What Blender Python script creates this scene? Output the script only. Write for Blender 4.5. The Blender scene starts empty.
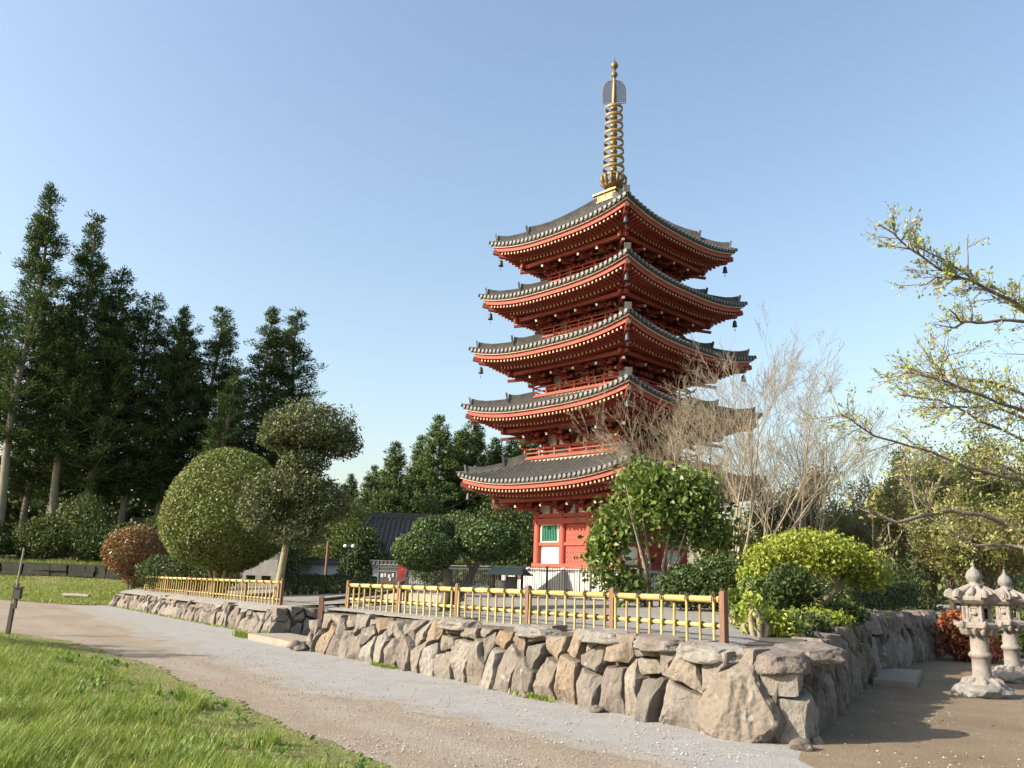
import bpy, bmesh, math, random
import numpy as np
from mathutils import Vector, Matrix, noise
R=math.radians
random.seed(7); rng=np.random.default_rng(7)
scene=bpy.context.scene; COL=scene.collection

# ------------------------------------------------------------------ helpers
class MB:
    """collects shapes, links them as one mesh object"""
    def __init__(s,dz=0.): s.v=[];s.f=[];s.m=[];s.sm=[];s.dz=dz
    def add(s,vs,fs,mi=0,smooth=False):
        n=len(s.v); s.v+=[tuple(p) for p in vs]
        for f in fs: s.f.append([i+n for i in f]); s.m.append(mi); s.sm.append(smooth)
    def box(s,c,d,mi=0,rz=0.,taper=1.):
        x,y,z=d[0]/2,d[1]/2,d[2]/2; ca,sa=math.cos(rz),math.sin(rz); vs=[]
        for zz,k in ((-z,1.),(z,taper)):
            for a,b in ((-x,-y),(x,-y),(x,y),(-x,y)):
                a*=k;b*=k; vs.append((c[0]+a*ca-b*sa,c[1]+a*sa+b*ca,c[2]+zz))
        s.add(vs,[(3,2,1,0),(4,5,6,7),(0,1,5,4),(1,2,6,5),(2,3,7,6),(3,0,4,7)],mi)
    def beam(s,p0,p1,w,h,mi=0,up=(0,0,1)):
        p0=Vector(p0);p1=Vector(p1); d=(p1-p0).normalized(); u=Vector(up)
        sd=d.cross(u)
        if sd.length<1e-5: sd=d.cross(Vector((1,0,0)))
        sd.normalize(); u=sd.cross(d); vs=[]
        for p in (p0,p1):
            for a,b in ((-w/2,-h/2),(w/2,-h/2),(w/2,h/2),(-w/2,h/2)): vs.append(p+sd*a+u*b)
        s.add(vs,[(0,1,2,3),(7,6,5,4),(0,4,5,1),(1,5,6,2),(2,6,7,3),(3,7,4,0)],mi)
    def tube(s,pts,rad,n=6,mi=0,caps=True,smooth=True):
        pts=[Vector(p) for p in pts]; vs=[];fs=[]; k=len(pts); ref=None
        if not hasattr(rad,'__len__'): rad=[rad]*k
        for i,p in enumerate(pts):
            d=(pts[min(i+1,k-1)]-pts[max(i-1,0)])
            if d.length<1e-9: d=Vector((0,0,1))
            d.normalize()
            if ref is None: ref=Vector((1,0,0)) if abs(d.x)<.8 else Vector((0,1,0))
            a=d.cross(ref).normalized(); b=d.cross(a); ref=b.cross(d)*-1 if False else ref
            for j in range(n):
                t=2*math.pi*j/n; vs.append(p+(a*math.cos(t)+b*math.sin(t))*rad[i])
        for i in range(k-1):
            for j in range(n):
                j2=(j+1)%n; fs.append((i*n+j,i*n+j2,(i+1)*n+j2,(i+1)*n+j))
        s.add(vs,fs,mi,smooth)
        if caps:
            s.add(vs[:n],[tuple(range(n-1,-1,-1))],mi); s.add(vs[-n:],[tuple(range(n))],mi)
    def lathe(s,prof,c=(0,0,0),n=16,mi=0,smooth=True,rot=0.,caps=True):
        vs=[];fs=[]
        for r,z in prof:
            for j in range(n):
                t=2*math.pi*j/n+rot; vs.append((c[0]+r*math.cos(t),c[1]+r*math.sin(t),c[2]+z))
        for i in range(len(prof)-1):
            for j in range(n):
                j2=(j+1)%n; fs.append((i*n+j,i*n+j2,(i+1)*n+j2,(i+1)*n+j))
        fs.append(tuple(range(n-1,-1,-1))); m=(len(prof)-1)*n; fs.append(tuple(range(m,m+n)))
        s.add(vs,fs[:-2],mi,smooth)
        if not caps: return
        s.add([vs[i] for i in fs[-2]],[tuple(range(n))],mi); s.add([vs[i] for i in fs[-1]],[tuple(range(n))],mi)
    def sweep(s,pts,w,h,mi=0):
        """rectangular section standing on a path"""
        pts=[Vector(p) for p in pts]; vs=[]; k=len(pts)
        if not hasattr(h,'__len__'): h=[h]*k
        for i,p in enumerate(pts):
            d=pts[min(i+1,k-1)]-pts[max(i-1,0)]; sd=Vector((d.y,-d.x,0)).normalized()
            for a,b in ((-w/2,-.05),(w/2,-.05),(w/2*.8,h[i]),(-w/2*.8,h[i])): vs.append(p+sd*a+Vector((0,0,b)))
        fs=[(0,1,2,3),tuple((k-1)*4+j for j in (3,2,1,0))]
        for i in range(k-1):
            for j in range(4): fs.append((i*4+j,(i+1)*4+j,(i+1)*4+(j+1)%4,i*4+(j+1)%4))
        s.add(vs,fs,mi)
    def build(s,name,mats,parent=None,loc=None,rz=0.):
        me=bpy.data.meshes.new(name)
        v=[(a,b,c-s.dz) for a,b,c in s.v] if s.dz else s.v
        me.from_pydata(v,[],s.f); me.update()
        if not isinstance(mats,(list,tuple)): mats=[mats]
        for m in mats: me.materials.append(m)
        me.polygons.foreach_set('material_index',s.m); me.polygons.foreach_set('use_smooth',s.sm)
        return link(name,me,parent,loc,rz)
def link(name,me,parent=None,loc=None,rz=0.):
    o=bpy.data.objects.new(name,me); COL.objects.link(o)
    if parent: o.parent=parent
    if loc is not None: o.location=loc
    o.rotation_euler.z=rz
    return o
def tag(o,label=None,cat=None,group=None,kind=None):
    if label:o['label']=label
    if cat:o['category']=cat
    if group:o['group']=group
    if kind:o['kind']=kind
    return o
def empty(name,loc,rz=0.,label=None,cat=None,group=None):
    o=bpy.data.objects.new(name,None); COL.objects.link(o); o.location=loc; o.rotation_euler.z=rz; o.empty_display_size=.3
    return tag(o,label,cat,group)
def dup(root,loc,rz,sc,label,group=None):
    r=root.copy(); COL.objects.link(r); r.location=loc; r.rotation_euler=(0,0,rz); r.scale=(sc,sc,sc) if not hasattr(sc,'__len__') else sc
    r['label']=label
    if group: r['group']=group
    for ch in root.children:
        c=ch.copy(); COL.objects.link(c); c.parent=r
        for g in ch.children:
            d=g.copy(); COL.objects.link(d); d.parent=c
    return r
def leaves(name,C,N,size,aspect,mat,parent=None,T=None,fold=0.):
    """many small leaf faces: centres C, normals N, optional long axis T"""
    C=np.asarray(C,float); n=len(C); N=np.asarray(N,float)
    N=N/np.maximum(np.linalg.norm(N,axis=1,keepdims=True),1e-9)
    if T is None: T=rng.normal(size=(n,3))
    T=T-N*(T*N).sum(1,keepdims=True); T/=np.maximum(np.linalg.norm(T,axis=1,keepdims=True),1e-9)
    B=np.cross(N,T); L=(np.ones(n)*size*rng.uniform(.65,1.35,n))[:,None]*.5; W=L*aspect
    V=np.empty((n,4,3)); V[:,0]=C-T*L; V[:,1]=C+B*W+N*fold*L+T*L*.12; V[:,2]=C+T*L; V[:,3]=C-B*W+N*fold*L+T*L*.12
    return quadmesh(name,V.reshape(-1,3),n,mat,parent)
def quadmesh(name,V,n,mat,parent=None,k=4):
    me=bpy.data.meshes.new(name); me.vertices.add(n*k); me.vertices.foreach_set('co',V.astype(np.float32).ravel())
    me.loops.add(n*k); me.loops.foreach_set('vertex_index',np.arange(n*k,dtype=np.int32))
    me.polygons.add(n); me.polygons.foreach_set('loop_start',np.arange(0,n*k,k,dtype=np.int32)); me.polygons.foreach_set('loop_total',np.full(n,k,dtype=np.int32))
    me.update(calc_edges=True); me.materials.append(mat)
    return link(name,me,parent)
def unit(n): 
    d=rng.normal(size=(n,3)); return d/np.linalg.norm(d,axis=1,keepdims=True)

# ------------------------------------------------------------------ materials
def newmat(name):
    m=bpy.data.materials.new(name); m.use_nodes=True; nt=m.node_tree
    return m,nt,nt.nodes['Principled BSDF'],nt.nodes['Material Output']
def nd(nt,t,**kw):
    n=nt.nodes.new(t)
    for k,v in kw.items():
        if k in n.inputs: n.inputs[k].default_value=v
        else: setattr(n,k,v)
    return n
def ramp(nt,stops,src):
    r=nt.nodes.new('ShaderNodeValToRGB'); e=r.color_ramp.elements
    while len(e)<len(stops): e.new(.5)
    for el,(p,c) in zip(e,stops): el.position=p; el.color=(*c,1)
    nt.links.new(src,r.inputs[0]); return r.outputs[0]
def mix(nt,f,a,b,mode='MIX'):
    m=nt.nodes.new('ShaderNodeMix'); m.data_type='RGBA'; m.blend_type=mode
    for s,v in ((m.inputs[0],f),(m.inputs[6],a),(m.inputs[7],b)):
        if hasattr(v,'is_linked') or hasattr(v,'node'): nt.links.new(v,s)
        else: s.default_value=v if not isinstance(v,tuple) else (*v,1)
    return m.outputs[2]
def coord(nt,kind='Object',scale=None):
    tc=nt.nodes.new('ShaderNodeTexCoord'); o=tc.outputs[kind]
    if scale:
        mp=nt.nodes.new('ShaderNodeMapping'); mp.inputs['Scale'].default_value=scale; nt.links.new(o,mp.inputs[0]); o=mp.outputs[0]
    return o
def nz(nt,co,sc,det=4,rough=.6):
    n=nd(nt,'ShaderNodeTexNoise',Scale=sc,Detail=det,Roughness=rough); nt.links.new(co,n.inputs['Vector']); return n.outputs['Fac']
def bump(nt,bsdf,h,st,dist=.02):
    b=nd(nt,'ShaderNodeBump',Strength=st,Distance=dist); nt.links.new(h,b.inputs['Height']); nt.links.new(b.outputs[0],bsdf.inputs['Normal'])
def surf(name,c1,c2,sc=3.,rough=.7,bs=.2,bsc=40.,metal=0.,stretch=None,dirt=None,dist=.01,ov=0.):
    """paint, wood or stone with soft mottling, optional dirt of its own colour"""
    m,nt,b,o=newmat(name); co=coord(nt,'Object',stretch)
    c=ramp(nt,[(.35,c1),(.68,c2)],nz(nt,co,sc,5))
    if dirt:
        f=ramp(nt,[(.52,(0,0,0)),(.75,(1,1,1))],nz(nt,co,sc*2.3,6,.7)); c=mix(nt,f,c,dirt)
    if ov:   # pieces differ from one another
        oi=nt.nodes.new('ShaderNodeObjectInfo'); c=mix(nt,ov,c,ramp(nt,[(0,(.42,.36,.26)),(.35,(.85,.80,.70)),(1,(1.,1.,1.))],oi.outputs['Random']),'MULTIPLY')
    nt.links.new(c,b.inputs['Base Color']); b.inputs['Roughness'].default_value=rough; b.inputs['Metallic'].default_value=metal
    if bs: bump(nt,b,nz(nt,co,bsc,5,.65),bs,dist)
    return m
def leafmat(name,cols,rough=.45,trans=.3,patch=None,spec=.4):
    """leaf colours vary leaf by leaf; patch = (colour, scale) drifts in by clump"""
    m,nt,b,o=newmat(name)
    g=nt.nodes.new('ShaderNodeNewGeometry'); st=[(i/(len(cols)-1),c) for i,c in enumerate(cols)]
    c=ramp(nt,st,g.outputs['Random Per Island'])
    if patch:
        co=coord(nt,'Object'); f=ramp(nt,[(.45,(0,0,0)),(.65,(1,1,1))],nz(nt,co,patch[1],3)); c=mix(nt,f,c,mix(nt,.65,c,patch[0]))
    nt.links.new(c,b.inputs['Base Color']); b.inputs['Roughness'].default_value=rough; b.inputs['Specular IOR Level'].default_value=spec
    if trans:
        t=nt.nodes.new('ShaderNodeBsdfTranslucent'); nt.links.new(mix(nt,1.,c,(1.,1.,.55),'MULTIPLY'),t.inputs[0])
        ms=nt.nodes.new('ShaderNodeMixShader'); ms.inputs[0].default_value=trans
        nt.links.new(b.outputs[0],ms.inputs[1]); nt.links.new(t.outputs[0],ms.inputs[2]); nt.links.new(ms.outputs[0],o.inputs[0])
    return m
M={}
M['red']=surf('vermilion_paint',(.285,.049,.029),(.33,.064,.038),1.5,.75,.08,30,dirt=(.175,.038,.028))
M['red_eave_shade']=surf('vermilion_eave_shade_tone',(.20,.033,.022),(.24,.041,.027),1.5,.8,.06,30,dirt=(.17,.033,.026))  # the same vermilion, darkened so the eave shade sits in the colour
M['plaster']=surf('white_plaster',(.74,.72,.67),(.80,.79,.75),1.2,.85,.08,25,dirt=(.60,.56,.50))
M['cream']=surf('pale_trim_paint',(.46,.36,.28),(.54,.44,.36),2,.6,.05,30)
M['yellow_end']=surf('yellow_rafter_end_paint',(.33,.235,.125),(.40,.295,.17),2,.6,0)
M['green_lattice']=surf('green_lattice_paint',(.018,.16,.10),(.03,.21,.13),2,.5,0)
M['tile']=surf('grey_roof_tile',(.045,.046,.043),(.085,.082,.074),4,.85,.25,60,dirt=(.115,.105,.085))
M['tile_end']=surf('pale_tile_end',(.085,.085,.078),(.16,.155,.145),6,.6,.2,50)
M['gold']=surf('gilded_bronze',(.20,.135,.055),(.285,.19,.075),5,.55,.2,30,metal=.3,dirt=(.10,.08,.05))
M['bronze']=surf('weathered_bronze',(.11,.078,.042),(.22,.15,.07),6,.55,.15,40,metal=.5)
M['dark_metal']=surf('dark_iron',(.03,.03,.032),(.055,.055,.055),8,.5,.1,60,metal=.3)
M['grey_metal']=surf('grey_painted_iron',(.10,.10,.10),(.17,.17,.16),8,.5,.05,60)
M['podium']=surf('pale_granite',(.40,.385,.35),(.50,.48,.44),2,.8,.15,60,dirt=(.32,.30,.26))
M['bamboo']=surf('yellow_bamboo',(.44,.32,.10),(.54,.42,.16),2.5,.55,.08,20,dirt=(.33,.22,.075),ov=.75)
M['tie']=surf('black_palm_cord',(.02,.017,.014),(.035,.03,.025),30,.9,.3,200)
M['post']=surf('brown_timber',(.115,.058,.032),(.18,.09,.05),4,.7,.3,40,stretch=(6,6,.6))
M['darkwood']=surf('dark_weathered_timber',(.035,.027,.022),(.075,.06,.048),4,.8,.4,40,stretch=(6,6,.6))
M['greywood']=surf('bleached_timber',(.19,.17,.135),(.27,.245,.205),4,.8,.4,40,stretch=(6,6,.6))
M['lantern']=surf('pinkish_granite',(.20,.172,.152),(.28,.25,.226),4,.92,.8,40,dirt=(.085,.082,.066),dist=.02)
M['rockbase']=surf('grey_fieldstone',(.15,.145,.135),(.25,.24,.22),4,.9,.6,25,dirt=(.10,.10,.085),dist=.03)
M['concrete']=surf('worn_concrete_slab',(.20,.172,.135),(.26,.225,.18),3,.9,.4,60,dirt=(.14,.12,.095))
M['bark']=surf('grey_brown_bark',(.085,.065,.048),(.17,.135,.10),5,.9,.8,22,stretch=(4,4,.7),dist=.03)
M['bark_cedar']=surf('lichened_cedar_bark',(.13,.115,.08),(.24,.215,.155),3,.9,.7,16,stretch=(4,4,.5),dist=.03,dirt=(.16,.18,.11))
M['bark_tan']=surf('mossy_pale_bark',(.17,.15,.085),(.27,.235,.14),6,.9,.5,22,stretch=(4,4,.7),dist=.02)
M['twig']=surf('pale_bare_twig_bark',(.20,.165,.112),(.30,.255,.18),5,.85,.2,30)
M['twig_dark']=surf('dark_cherry_bark',(.055,.043,.035),(.12,.10,.085),5,.85,.5,30)
M['cherry']=surf('grey_cherry_bark',(.10,.08,.068),(.20,.17,.145),8,.85,.5,30)
M['dark_masonry']=surf('dark_mossy_stone',(.022,.022,.018),(.045,.045,.032),3,.95,.5,20,dirt=(.03,.04,.018))  # near-black stone with a dull green mottle
M['core']=surf('packed_earth',(.040,.034,.026),(.075,.062,.046),6,1.,.4,20)
M['pl_blue']=surf('white_plaster_shade_tone',(.36,.385,.40),(.44,.465,.475),1,.9,.1,20)  # white plaster greyed: tree shade on the garden wall put into the colour
M['redpaint']=surf('bright_red_enamel',(.50,.03,.03),(.58,.05,.05),3,.4,0)
M['roof_green']=surf('verdigris_roof_sheet',(.045,.075,.065),(.075,.115,.10),5,.55,.1,40)
M['whitepaint']=surf('white_enamel',(.72,.72,.70),(.8,.8,.78),3,.5,0)
M['stonegrey']=surf('grey_monument_stone',(.30,.28,.25),(.42,.40,.36),3,.85,.2,60)

def stone_mat():
    m,nt,b,o=newmat('wall_boulder'); co=coord(nt,'Object'); oi=nt.nodes.new('ShaderNodeObjectInfo')
    base=ramp(nt,[(0,(.105,.090,.076)),(.14,(.165,.138,.108)),(.28,(.085,.078,.068)),(.42,(.175,.152,.122)),(.56,(.128,.104,.094)),(.70,(.20,.18,.152)),(.84,(.215,.20,.178)),(.93,(.185,.118,.058)),(1.,(.125,.112,.096))],oi.outputs['Random'])
    ad=nt.nodes.new('ShaderNodeVectorMath'); ad.operation='ADD'; cb=nt.nodes.new('ShaderNodeCombineXYZ'); 
    mu=nt.nodes.new('ShaderNodeMath'); mu.operation='MULTIPLY'; mu.inputs[1].default_value=57.; nt.links.new(oi.outputs['Random'],mu.inputs[0])
    for i in range(3): nt.links.new(mu.outputs[0],cb.inputs[i])
    nt.links.new(co,ad.inputs[0]); nt.links.new(cb.outputs[0],ad.inputs[1]); co2=ad.outputs[0]
    n1=nz(nt,co2,3.5,6,.62); n2=nz(nt,co2,14,6,.7); n3=nz(nt,co2,6,4,.6)
    c=mix(nt,ramp(nt,[(.38,(0,0,0)),(.66,(1,1,1))],n1),base,mix(nt,.55,base,(.195,.175,.145)))
    c=mix(nt,ramp(nt,[(.50,(0,0,0)),(.72,(1,1,1))],n2),c,mix(nt,.7,c,(.06,.05,.04)))
    c=mix(nt,ramp(nt,[(.60,(0,0,0)),(.70,(.8,.8,.8))],n3),c,(.27,.26,.235))
    nt.links.new(c,b.inputs['Base Color']); b.inputs['Roughness'].default_value=.95
    mp=nt.nodes.new('ShaderNodeMapping'); mp.inputs['Scale'].default_value=(1,1,.35); mp.inputs['Rotation'].default_value=(.3,.5,.2); nt.links.new(co2,mp.inputs[0])
    n4=nz(nt,mp.outputs[0],16,7,.7)
    ma=nt.nodes.new('ShaderNodeMath'); ma.operation='ADD'; nt.links.new(n4,ma.inputs[0]); nt.links.new(n2,ma.inputs[1])
    bump(nt,b,ma.outputs[0],.75,.035); return m
M['boulder']=stone_mat()

def gravel_mat(name,ca,cb,cc,peb=34.,patch=.6,stain=None,bs=.7):
    m,nt,b,o=newmat(name); co=coord(nt,'Object')
    vo=nd(nt,'ShaderNodeTexVoronoi',Scale=peb); nt.links.new(co,vo.inputs['Vector'])
    sep=nt.nodes.new('ShaderNodeSeparateColor'); nt.links.new(vo.outputs['Color'],sep.inputs[0])
    c=ramp(nt,[(0,ca),(.55,cb),(1,cc)],sep.outputs[0])
    big=nz(nt,co,patch,5,.6); c=mix(nt,ramp(nt,[(.4,(0,0,0)),(.62,(.75,.75,.75))],big),c,cb)
    if name=='brown_gravel':   # wheel ruts run along the road
        mp=nt.nodes.new('ShaderNodeMapping'); mp.inputs['Rotation'].default_value=(0,0,-R(125.5)); mp.inputs['Scale'].default_value=(.10,1.5,1); nt.links.new(co,mp.inputs[0])
        vr=nt.nodes.new('ShaderNodeVectorRotate'); vr.rotation_type='Z_AXIS'; vr.inputs['Angle'].default_value=-R(125.5); nt.links.new(co,vr.inputs['Vector']); mp.inputs['Rotation'].default_value=(0,0,0); nt.links.new(vr.outputs[0],mp.inputs[0])
        c=mix(nt,ramp(nt,[(.42,(0,0,0)),(.6,(.8,.8,.8))],nz(nt,mp.outputs[0],1.0,5,.6)),c,mix(nt,.7,c,(.33,.295,.245)))
    if stain:
        f=ramp(nt,[(.47,(0,0,0)),(.66,(1,1,1))],nz(nt,co,patch*.55,6,.65)); c=mix(nt,f,c,mix(nt,.75,c,stain))
    f=nz(nt,co,70,4,.75); f2=nz(nt,co,1.7,6,.7); c=mix(nt,.55,c,ramp(nt,[(.34,(.35,.34,.33)),(.6,(1.,1.,1.))],f),'MULTIPLY'); c=mix(nt,.35,c,ramp(nt,[(.35,(.55,.54,.52)),(.62,(1.,1.,1.))],f2),'MULTIPLY')
    nt.links.new(c,b.inputs['Base Color']); b.inputs['Roughness'].default_value=.95
    s=nt.nodes.new('ShaderNodeMath'); s.operation='SUBTRACT'; nt.links.new(f,s.inputs[0]); nt.links.new(vo.outputs['Distance'],s.inputs[1])
    bump(nt,b,s.outputs[0],bs,.02); return m
M['road']=gravel_mat('brown_gravel',(.205,.165,.12),(.28,.228,.168),(.37,.32,.25),42,.5,(.25,.19,.13))
M['strip']=gravel_mat('pale_grey_gravel',(.235,.23,.225),(.31,.305,.297),(.39,.385,.375),60,.5,None,.5)
M['yard']=gravel_mat('tan_dirt',(.17,.125,.078),(.215,.162,.102),(.26,.205,.135),40,.45,(.15,.105,.062),.5)
M['terrace']=gravel_mat('terrace_gravel',(.19,.18,.165),(.245,.233,.215),(.30,.288,.27),50,.5,None,.4)
M['ground']=gravel_mat('earth_and_moss',(.10,.11,.045),(.15,.14,.06),(.20,.17,.09),12,.2,(.09,.11,.035),.5)
M['turf']=gravel_mat('turf',(.125,.135,.03),(.165,.175,.042),(.22,.215,.07),22,.7,(.25,.20,.10),.8)
M['bed']=gravel_mat('leaf_litter_soil',(.06,.055,.03),(.085,.08,.04),(.11,.10,.055),10,.3,(.075,.10,.03),.6)

M['lf_cedar']=leafmat('cedar_needles',[(.026,.050,.016),(.045,.078,.023),(.068,.105,.030)],.65,.25,((.075,.098,.026),.5),.1)
M['lf_cedar_mid']=leafmat('light_green_cedar_needles',[(.045,.080,.02),(.066,.108,.028),(.09,.135,.036)],.6,.15,((.075,.115,.03),.5),.25)  # lighter green of the young cedar and the far conifers
M['lf_dome']=leafmat('clipped_dome_leaves',[(.075,.112,.026),(.108,.148,.034),(.15,.188,.046),(.22,.235,.085)],.5,.22,((.15,.135,.045),.8),.25)
M['lf_tall']=leafmat('olive_clipped_leaves',[(.048,.068,.024),(.070,.092,.032),(.105,.126,.048),(.20,.215,.12)],.5,.2,((.075,.082,.036),.9),.3)
M['lf_red']=leafmat('bronze_tipped_leaves',[(.14,.055,.03),(.20,.085,.04),(.26,.13,.06),(.17,.16,.05)],.4,.2,((.13,.14,.045),1.1),.4)
M['lf_topiary']=leafmat('glossy_topiary_leaves',[(.026,.056,.014),(.040,.078,.02),(.060,.105,.028),(.12,.16,.06)],.45,.14,None,.3)
M['lf_green']=leafmat('bright_broad_leaves',[(.058,.098,.018),(.085,.135,.025),(.125,.18,.036),(.19,.235,.075)],.42,.3,None,.3)
M['lf_dark']=leafmat('dark_shrub_leaves',[(.024,.046,.013),(.038,.066,.018),(.058,.09,.026),(.085,.115,.036)],.5,.17,((.075,.09,.026),.6),.25)
M['lf_lime']=leafmat('lime_new_leaves',[(.18,.23,.03),(.26,.31,.045),(.34,.38,.07),(.16,.22,.035)],.4,.35,None,.35)
M['lf_hedge']=leafmat('dark_hedge_leaves',[(.022,.042,.012),(.035,.06,.018),(.052,.082,.024)],.4,.12,None,.4)
M['lf_mid']=leafmat('fresh_woodland_leaves',[(.11,.16,.04),(.16,.21,.055),(.21,.255,.075),(.15,.155,.06)],.6,.35,((.18,.19,.06),.3),.15)
M['lf_olive']=leafmat('olive_budding_leaves',[(.17,.165,.06),(.22,.215,.075),(.27,.275,.095),(.19,.15,.08)],.6,.35,((.20,.24,.07),.3),.15)
M['lf_cherry']=leafmat('cherry_buds_and_leaves',[(.33,.38,.11),(.26,.34,.07),(.36,.36,.15),(.38,.27,.17)],.5,.35,None,.3)
M['lf_autumn']=leafmat('rust_red_leaves',[(.26,.055,.028),(.33,.09,.04),(.20,.07,.03),(.13,.12,.04)],.45,.2,None,.35)
M['lf_shrub']=leafmat('mixed_understory_leaves',[(.038,.062,.017),(.06,.09,.025),(.085,.12,.034),(.15,.16,.08)],.5,.22,((.085,.105,.028),.6),.2)
M['grassb']=leafmat('grass_blades',[(.12,.19,.024),(.17,.25,.036),(.23,.30,.06),(.13,.21,.034),(.42,.37,.19)],.5,.35,((.20,.24,.05),.9),.25)
M['weed']=leafmat('broad_weed_leaves',[(.065,.15,.026),(.10,.205,.038),(.15,.26,.06)],.4,.3,None,.4)

# ------------------------------------------------------------------ site frame
O=np.array([3.02,10.2]); DS=np.array([-.581,.814]); DT=np.array([.814,.581])
def W(s,t): p=O+DS*s+DT*t; return float(p[0]),float(p[1])
def ST(x,y): q=np.array([x,y])-O; return float(q@DS),float(q@DT)
def sstep(a,b,x): t=min(max((x-a)/(b-a),0),1); return t*t*(3-2*t)
def ztop(s): return .95-.27*sstep(12,19,s)
LT=.85   # the farther front wall stands back by this much
def zter(s,t):
    if s>15: t=t-LT
    return ztop(s)-.05*sstep(.5,.2,t)+.1*sstep(12,19,s)*sstep(.2,.6,t)+.055*min(max(t,0),6)+(.25*sstep(2,9,t))*sstep(14,19,s)*.6
def zt(x,y): return zter(*ST(x,y))
def inpoly(x,y,P):
    c=False; n=len(P); j=n-1
    for i in range(n):
        if (P[i][1]>y)!=(P[j][1]>y) and x<(P[j][0]-P[i][0])*(y-P[i][1])/(P[j][1]-P[i][1])+P[i][0]: c=not c
        j=i
    return c
def dedge(x,y,P):
    d=1e9
    for i in range(len(P)-1):
        ax,ay=P[i];bx,by=P[i+1]; L=(bx-ax)**2+(by-ay)**2
        t=min(max(((x-ax)*(bx-ax)+(y-ay)*(by-ay))/L,0),1); d=min(d,math.hypot(x-ax-t*(bx-ax),y-ay-t*(by-ay)))
    return d
def sheet(name,P,z,mat,jit=.12,step=.4,fixed=()):
    out=[]
    for i in range(len(P)):
        a=Vector((*P[i],0)); b=Vector((*P[(i+1)%len(P)],0)); n=max(1,int((b-a).length/step))
        if i in fixed: n=1
        nn=Vector((b.y-a.y,a.x-b.x,0)).normalized() if (b-a).length>0 else Vector()
        for k in range(n):
            p=a.lerp(b,k/n)
            if n>1 and k>0: p=p+nn*(noise.noise(Vector((p.x*1.1,p.y*1.1,z*50)))*jit+noise.noise(Vector((p.x*4,p.y*4,z*90)))*jit*.5)
            out.append((p.x,p.y,z))
    m=MB(); m.add(out,[tuple(range(len(out)))]); o=m.build(name,mat); tag(o,kind='structure'); return o

# big ground sheet
m=MB(); m.add([(-1500,-1500,0),(1500,-1500,0),(1500,1500,0),(-1500,1500,0)],[(0,1,2,3)]); tag(m.build('ground',M['ground']),kind='structure')
NEAR=[(.6,5.6),(-.4,7.5),(-.95,8.3),(-2.14,9.77),(-3.2,11.5),(-4.38,13.1),(-6.39,16.25),(-8.3,18.6),(-10.47,21.06),(-12.95,22.9),(-17,25.5),(-40,34)]
FARE=[(-60,66),(-36,51.5),(-25.2,44.3),(-20,41.3),(-18.9,42.2)]
SL=[(-19.0,41.6),(-19.32, 40.7),(-10.25, 25.76),(-5.52, 18.14),(-3.31, 14.78),(-1.75, 13.05),(-0.66, 11.92),(0.69, 10.3),(1.55, 9.3),(1.94, 8.79),(2.4,8.4),(3.2,8.3),(4.0,9.6)]
sheet('gravel_road',[(5.5,-8),(5.5,4)]+[(4.2,8.4),(3.5,9.8)]+[W(0,.3),W(13,.3),W(17,1.1),W(40,1.15)]+FARE[::-1]+[(-80,62),(-60,40)]+NEAR[::-1]+[(1.2,3),(1.5,-8)],.004,M['road'],.25)
sheet('gravel_path',SL+[(3.6,10.5)]+[W(1,.3),W(13.3,.3),W(17.2,1.15),W(38.8,1.15)],.008,M['strip'],.42,.12)
M['edge']=gravel_mat('mixed_gravel',(.235,.212,.185),(.31,.285,.25),(.40,.375,.335),50,.5,None,.6)
sheet('gravel_path',[(x-.12-.016*y,y-.10-.012*y) for x,y in SL[:-2]]+[(2.9,8.2),(3.6,10.3)]+[W(1,.3),W(13.3,.3),W(17.2,1.15),W(38.8,1.15)],.0063,M['edge'],.5,.11)
sheet('dirt_yard',[(2.6,-8),(2.6,6),(2.9,7.6),(3.1,8.9),(3.3,10.6),(6.3,17),(7.7,19.6),(12,26),(17,34),(30,42),(42,38),(42,-8)],.012,M['yard'],.3)

sheet('entrance_gravel',[W(12.6,.2),W(12.6,5),W(18.2,5),W(18.2,.6)],.006,M['strip'],.1)
def grid_ground(name,x0,x1,y0,y1,step,inside,zf,mat):
    xs=np.arange(x0,x1+step/2,step); ys=np.arange(y0,y1+step/2,step); idx={}; V=[];F=[]
    def vid(i,j):
        if (i,j) not in idx: idx[i,j]=len(V); V.append((xs[i],ys[j],zf(xs[i],ys[j])))
        return idx[i,j]
    for i in range(len(xs)-1):
        for j in range(len(ys)-1):
            if inside((xs[i]+xs[i+1])/2,(ys[j]+ys[j+1])/2): F.append((vid(i,j),vid(i+1,j),vid(i+1,j+1),vid(i,j+1)))
    m=MB(); m.add(V,F,0,True); o=m.build(name,mat); tag(o,kind='structure'); return o
NP=NEAR+[(-60,30),(-60,-6),(.9,-6)]
def zlawn(x,y):
    d=dedge(x,y,NEAR) if inpoly(x,y,NP) else 0
    return .014+.13*sstep(0,2.2,d)+.07*sstep(.1,2,d)*noise.noise(Vector((x*.8,y*.8,3)))+.02*sstep(0,.6,d)*noise.noise(Vector((x*3,y*3,5)))
grid_ground('grass_verge',-22,1,4.6,30,.11,lambda x,y:inpoly(x+.25*noise.noise(Vector((x*1.3,y*1.3,1))),y+.25*noise.noise(Vector((x*1.3,y*1.3,9))),NP),zlawn,M['turf'])
FP=FARE+[(-17.2,44.5),(-12,53),(-14,60),(-60,60)]
def zfar(x,y):
    d=dedge(x,y,FARE); q=d/(d+max(52.4-y,0)+.01); return .012+1.34*q*(.55+.45*q)*(.9+.1*noise.noise(Vector((x*.2,y*.2,0))))+.05*sstep(0,1,d)*noise.noise(Vector((x*.9,y*.9,2)))
grid_ground('lawn',-62,-12,40,60,.5,lambda x,y:inpoly(x,y,FP),zfar,M['turf'])
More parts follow.
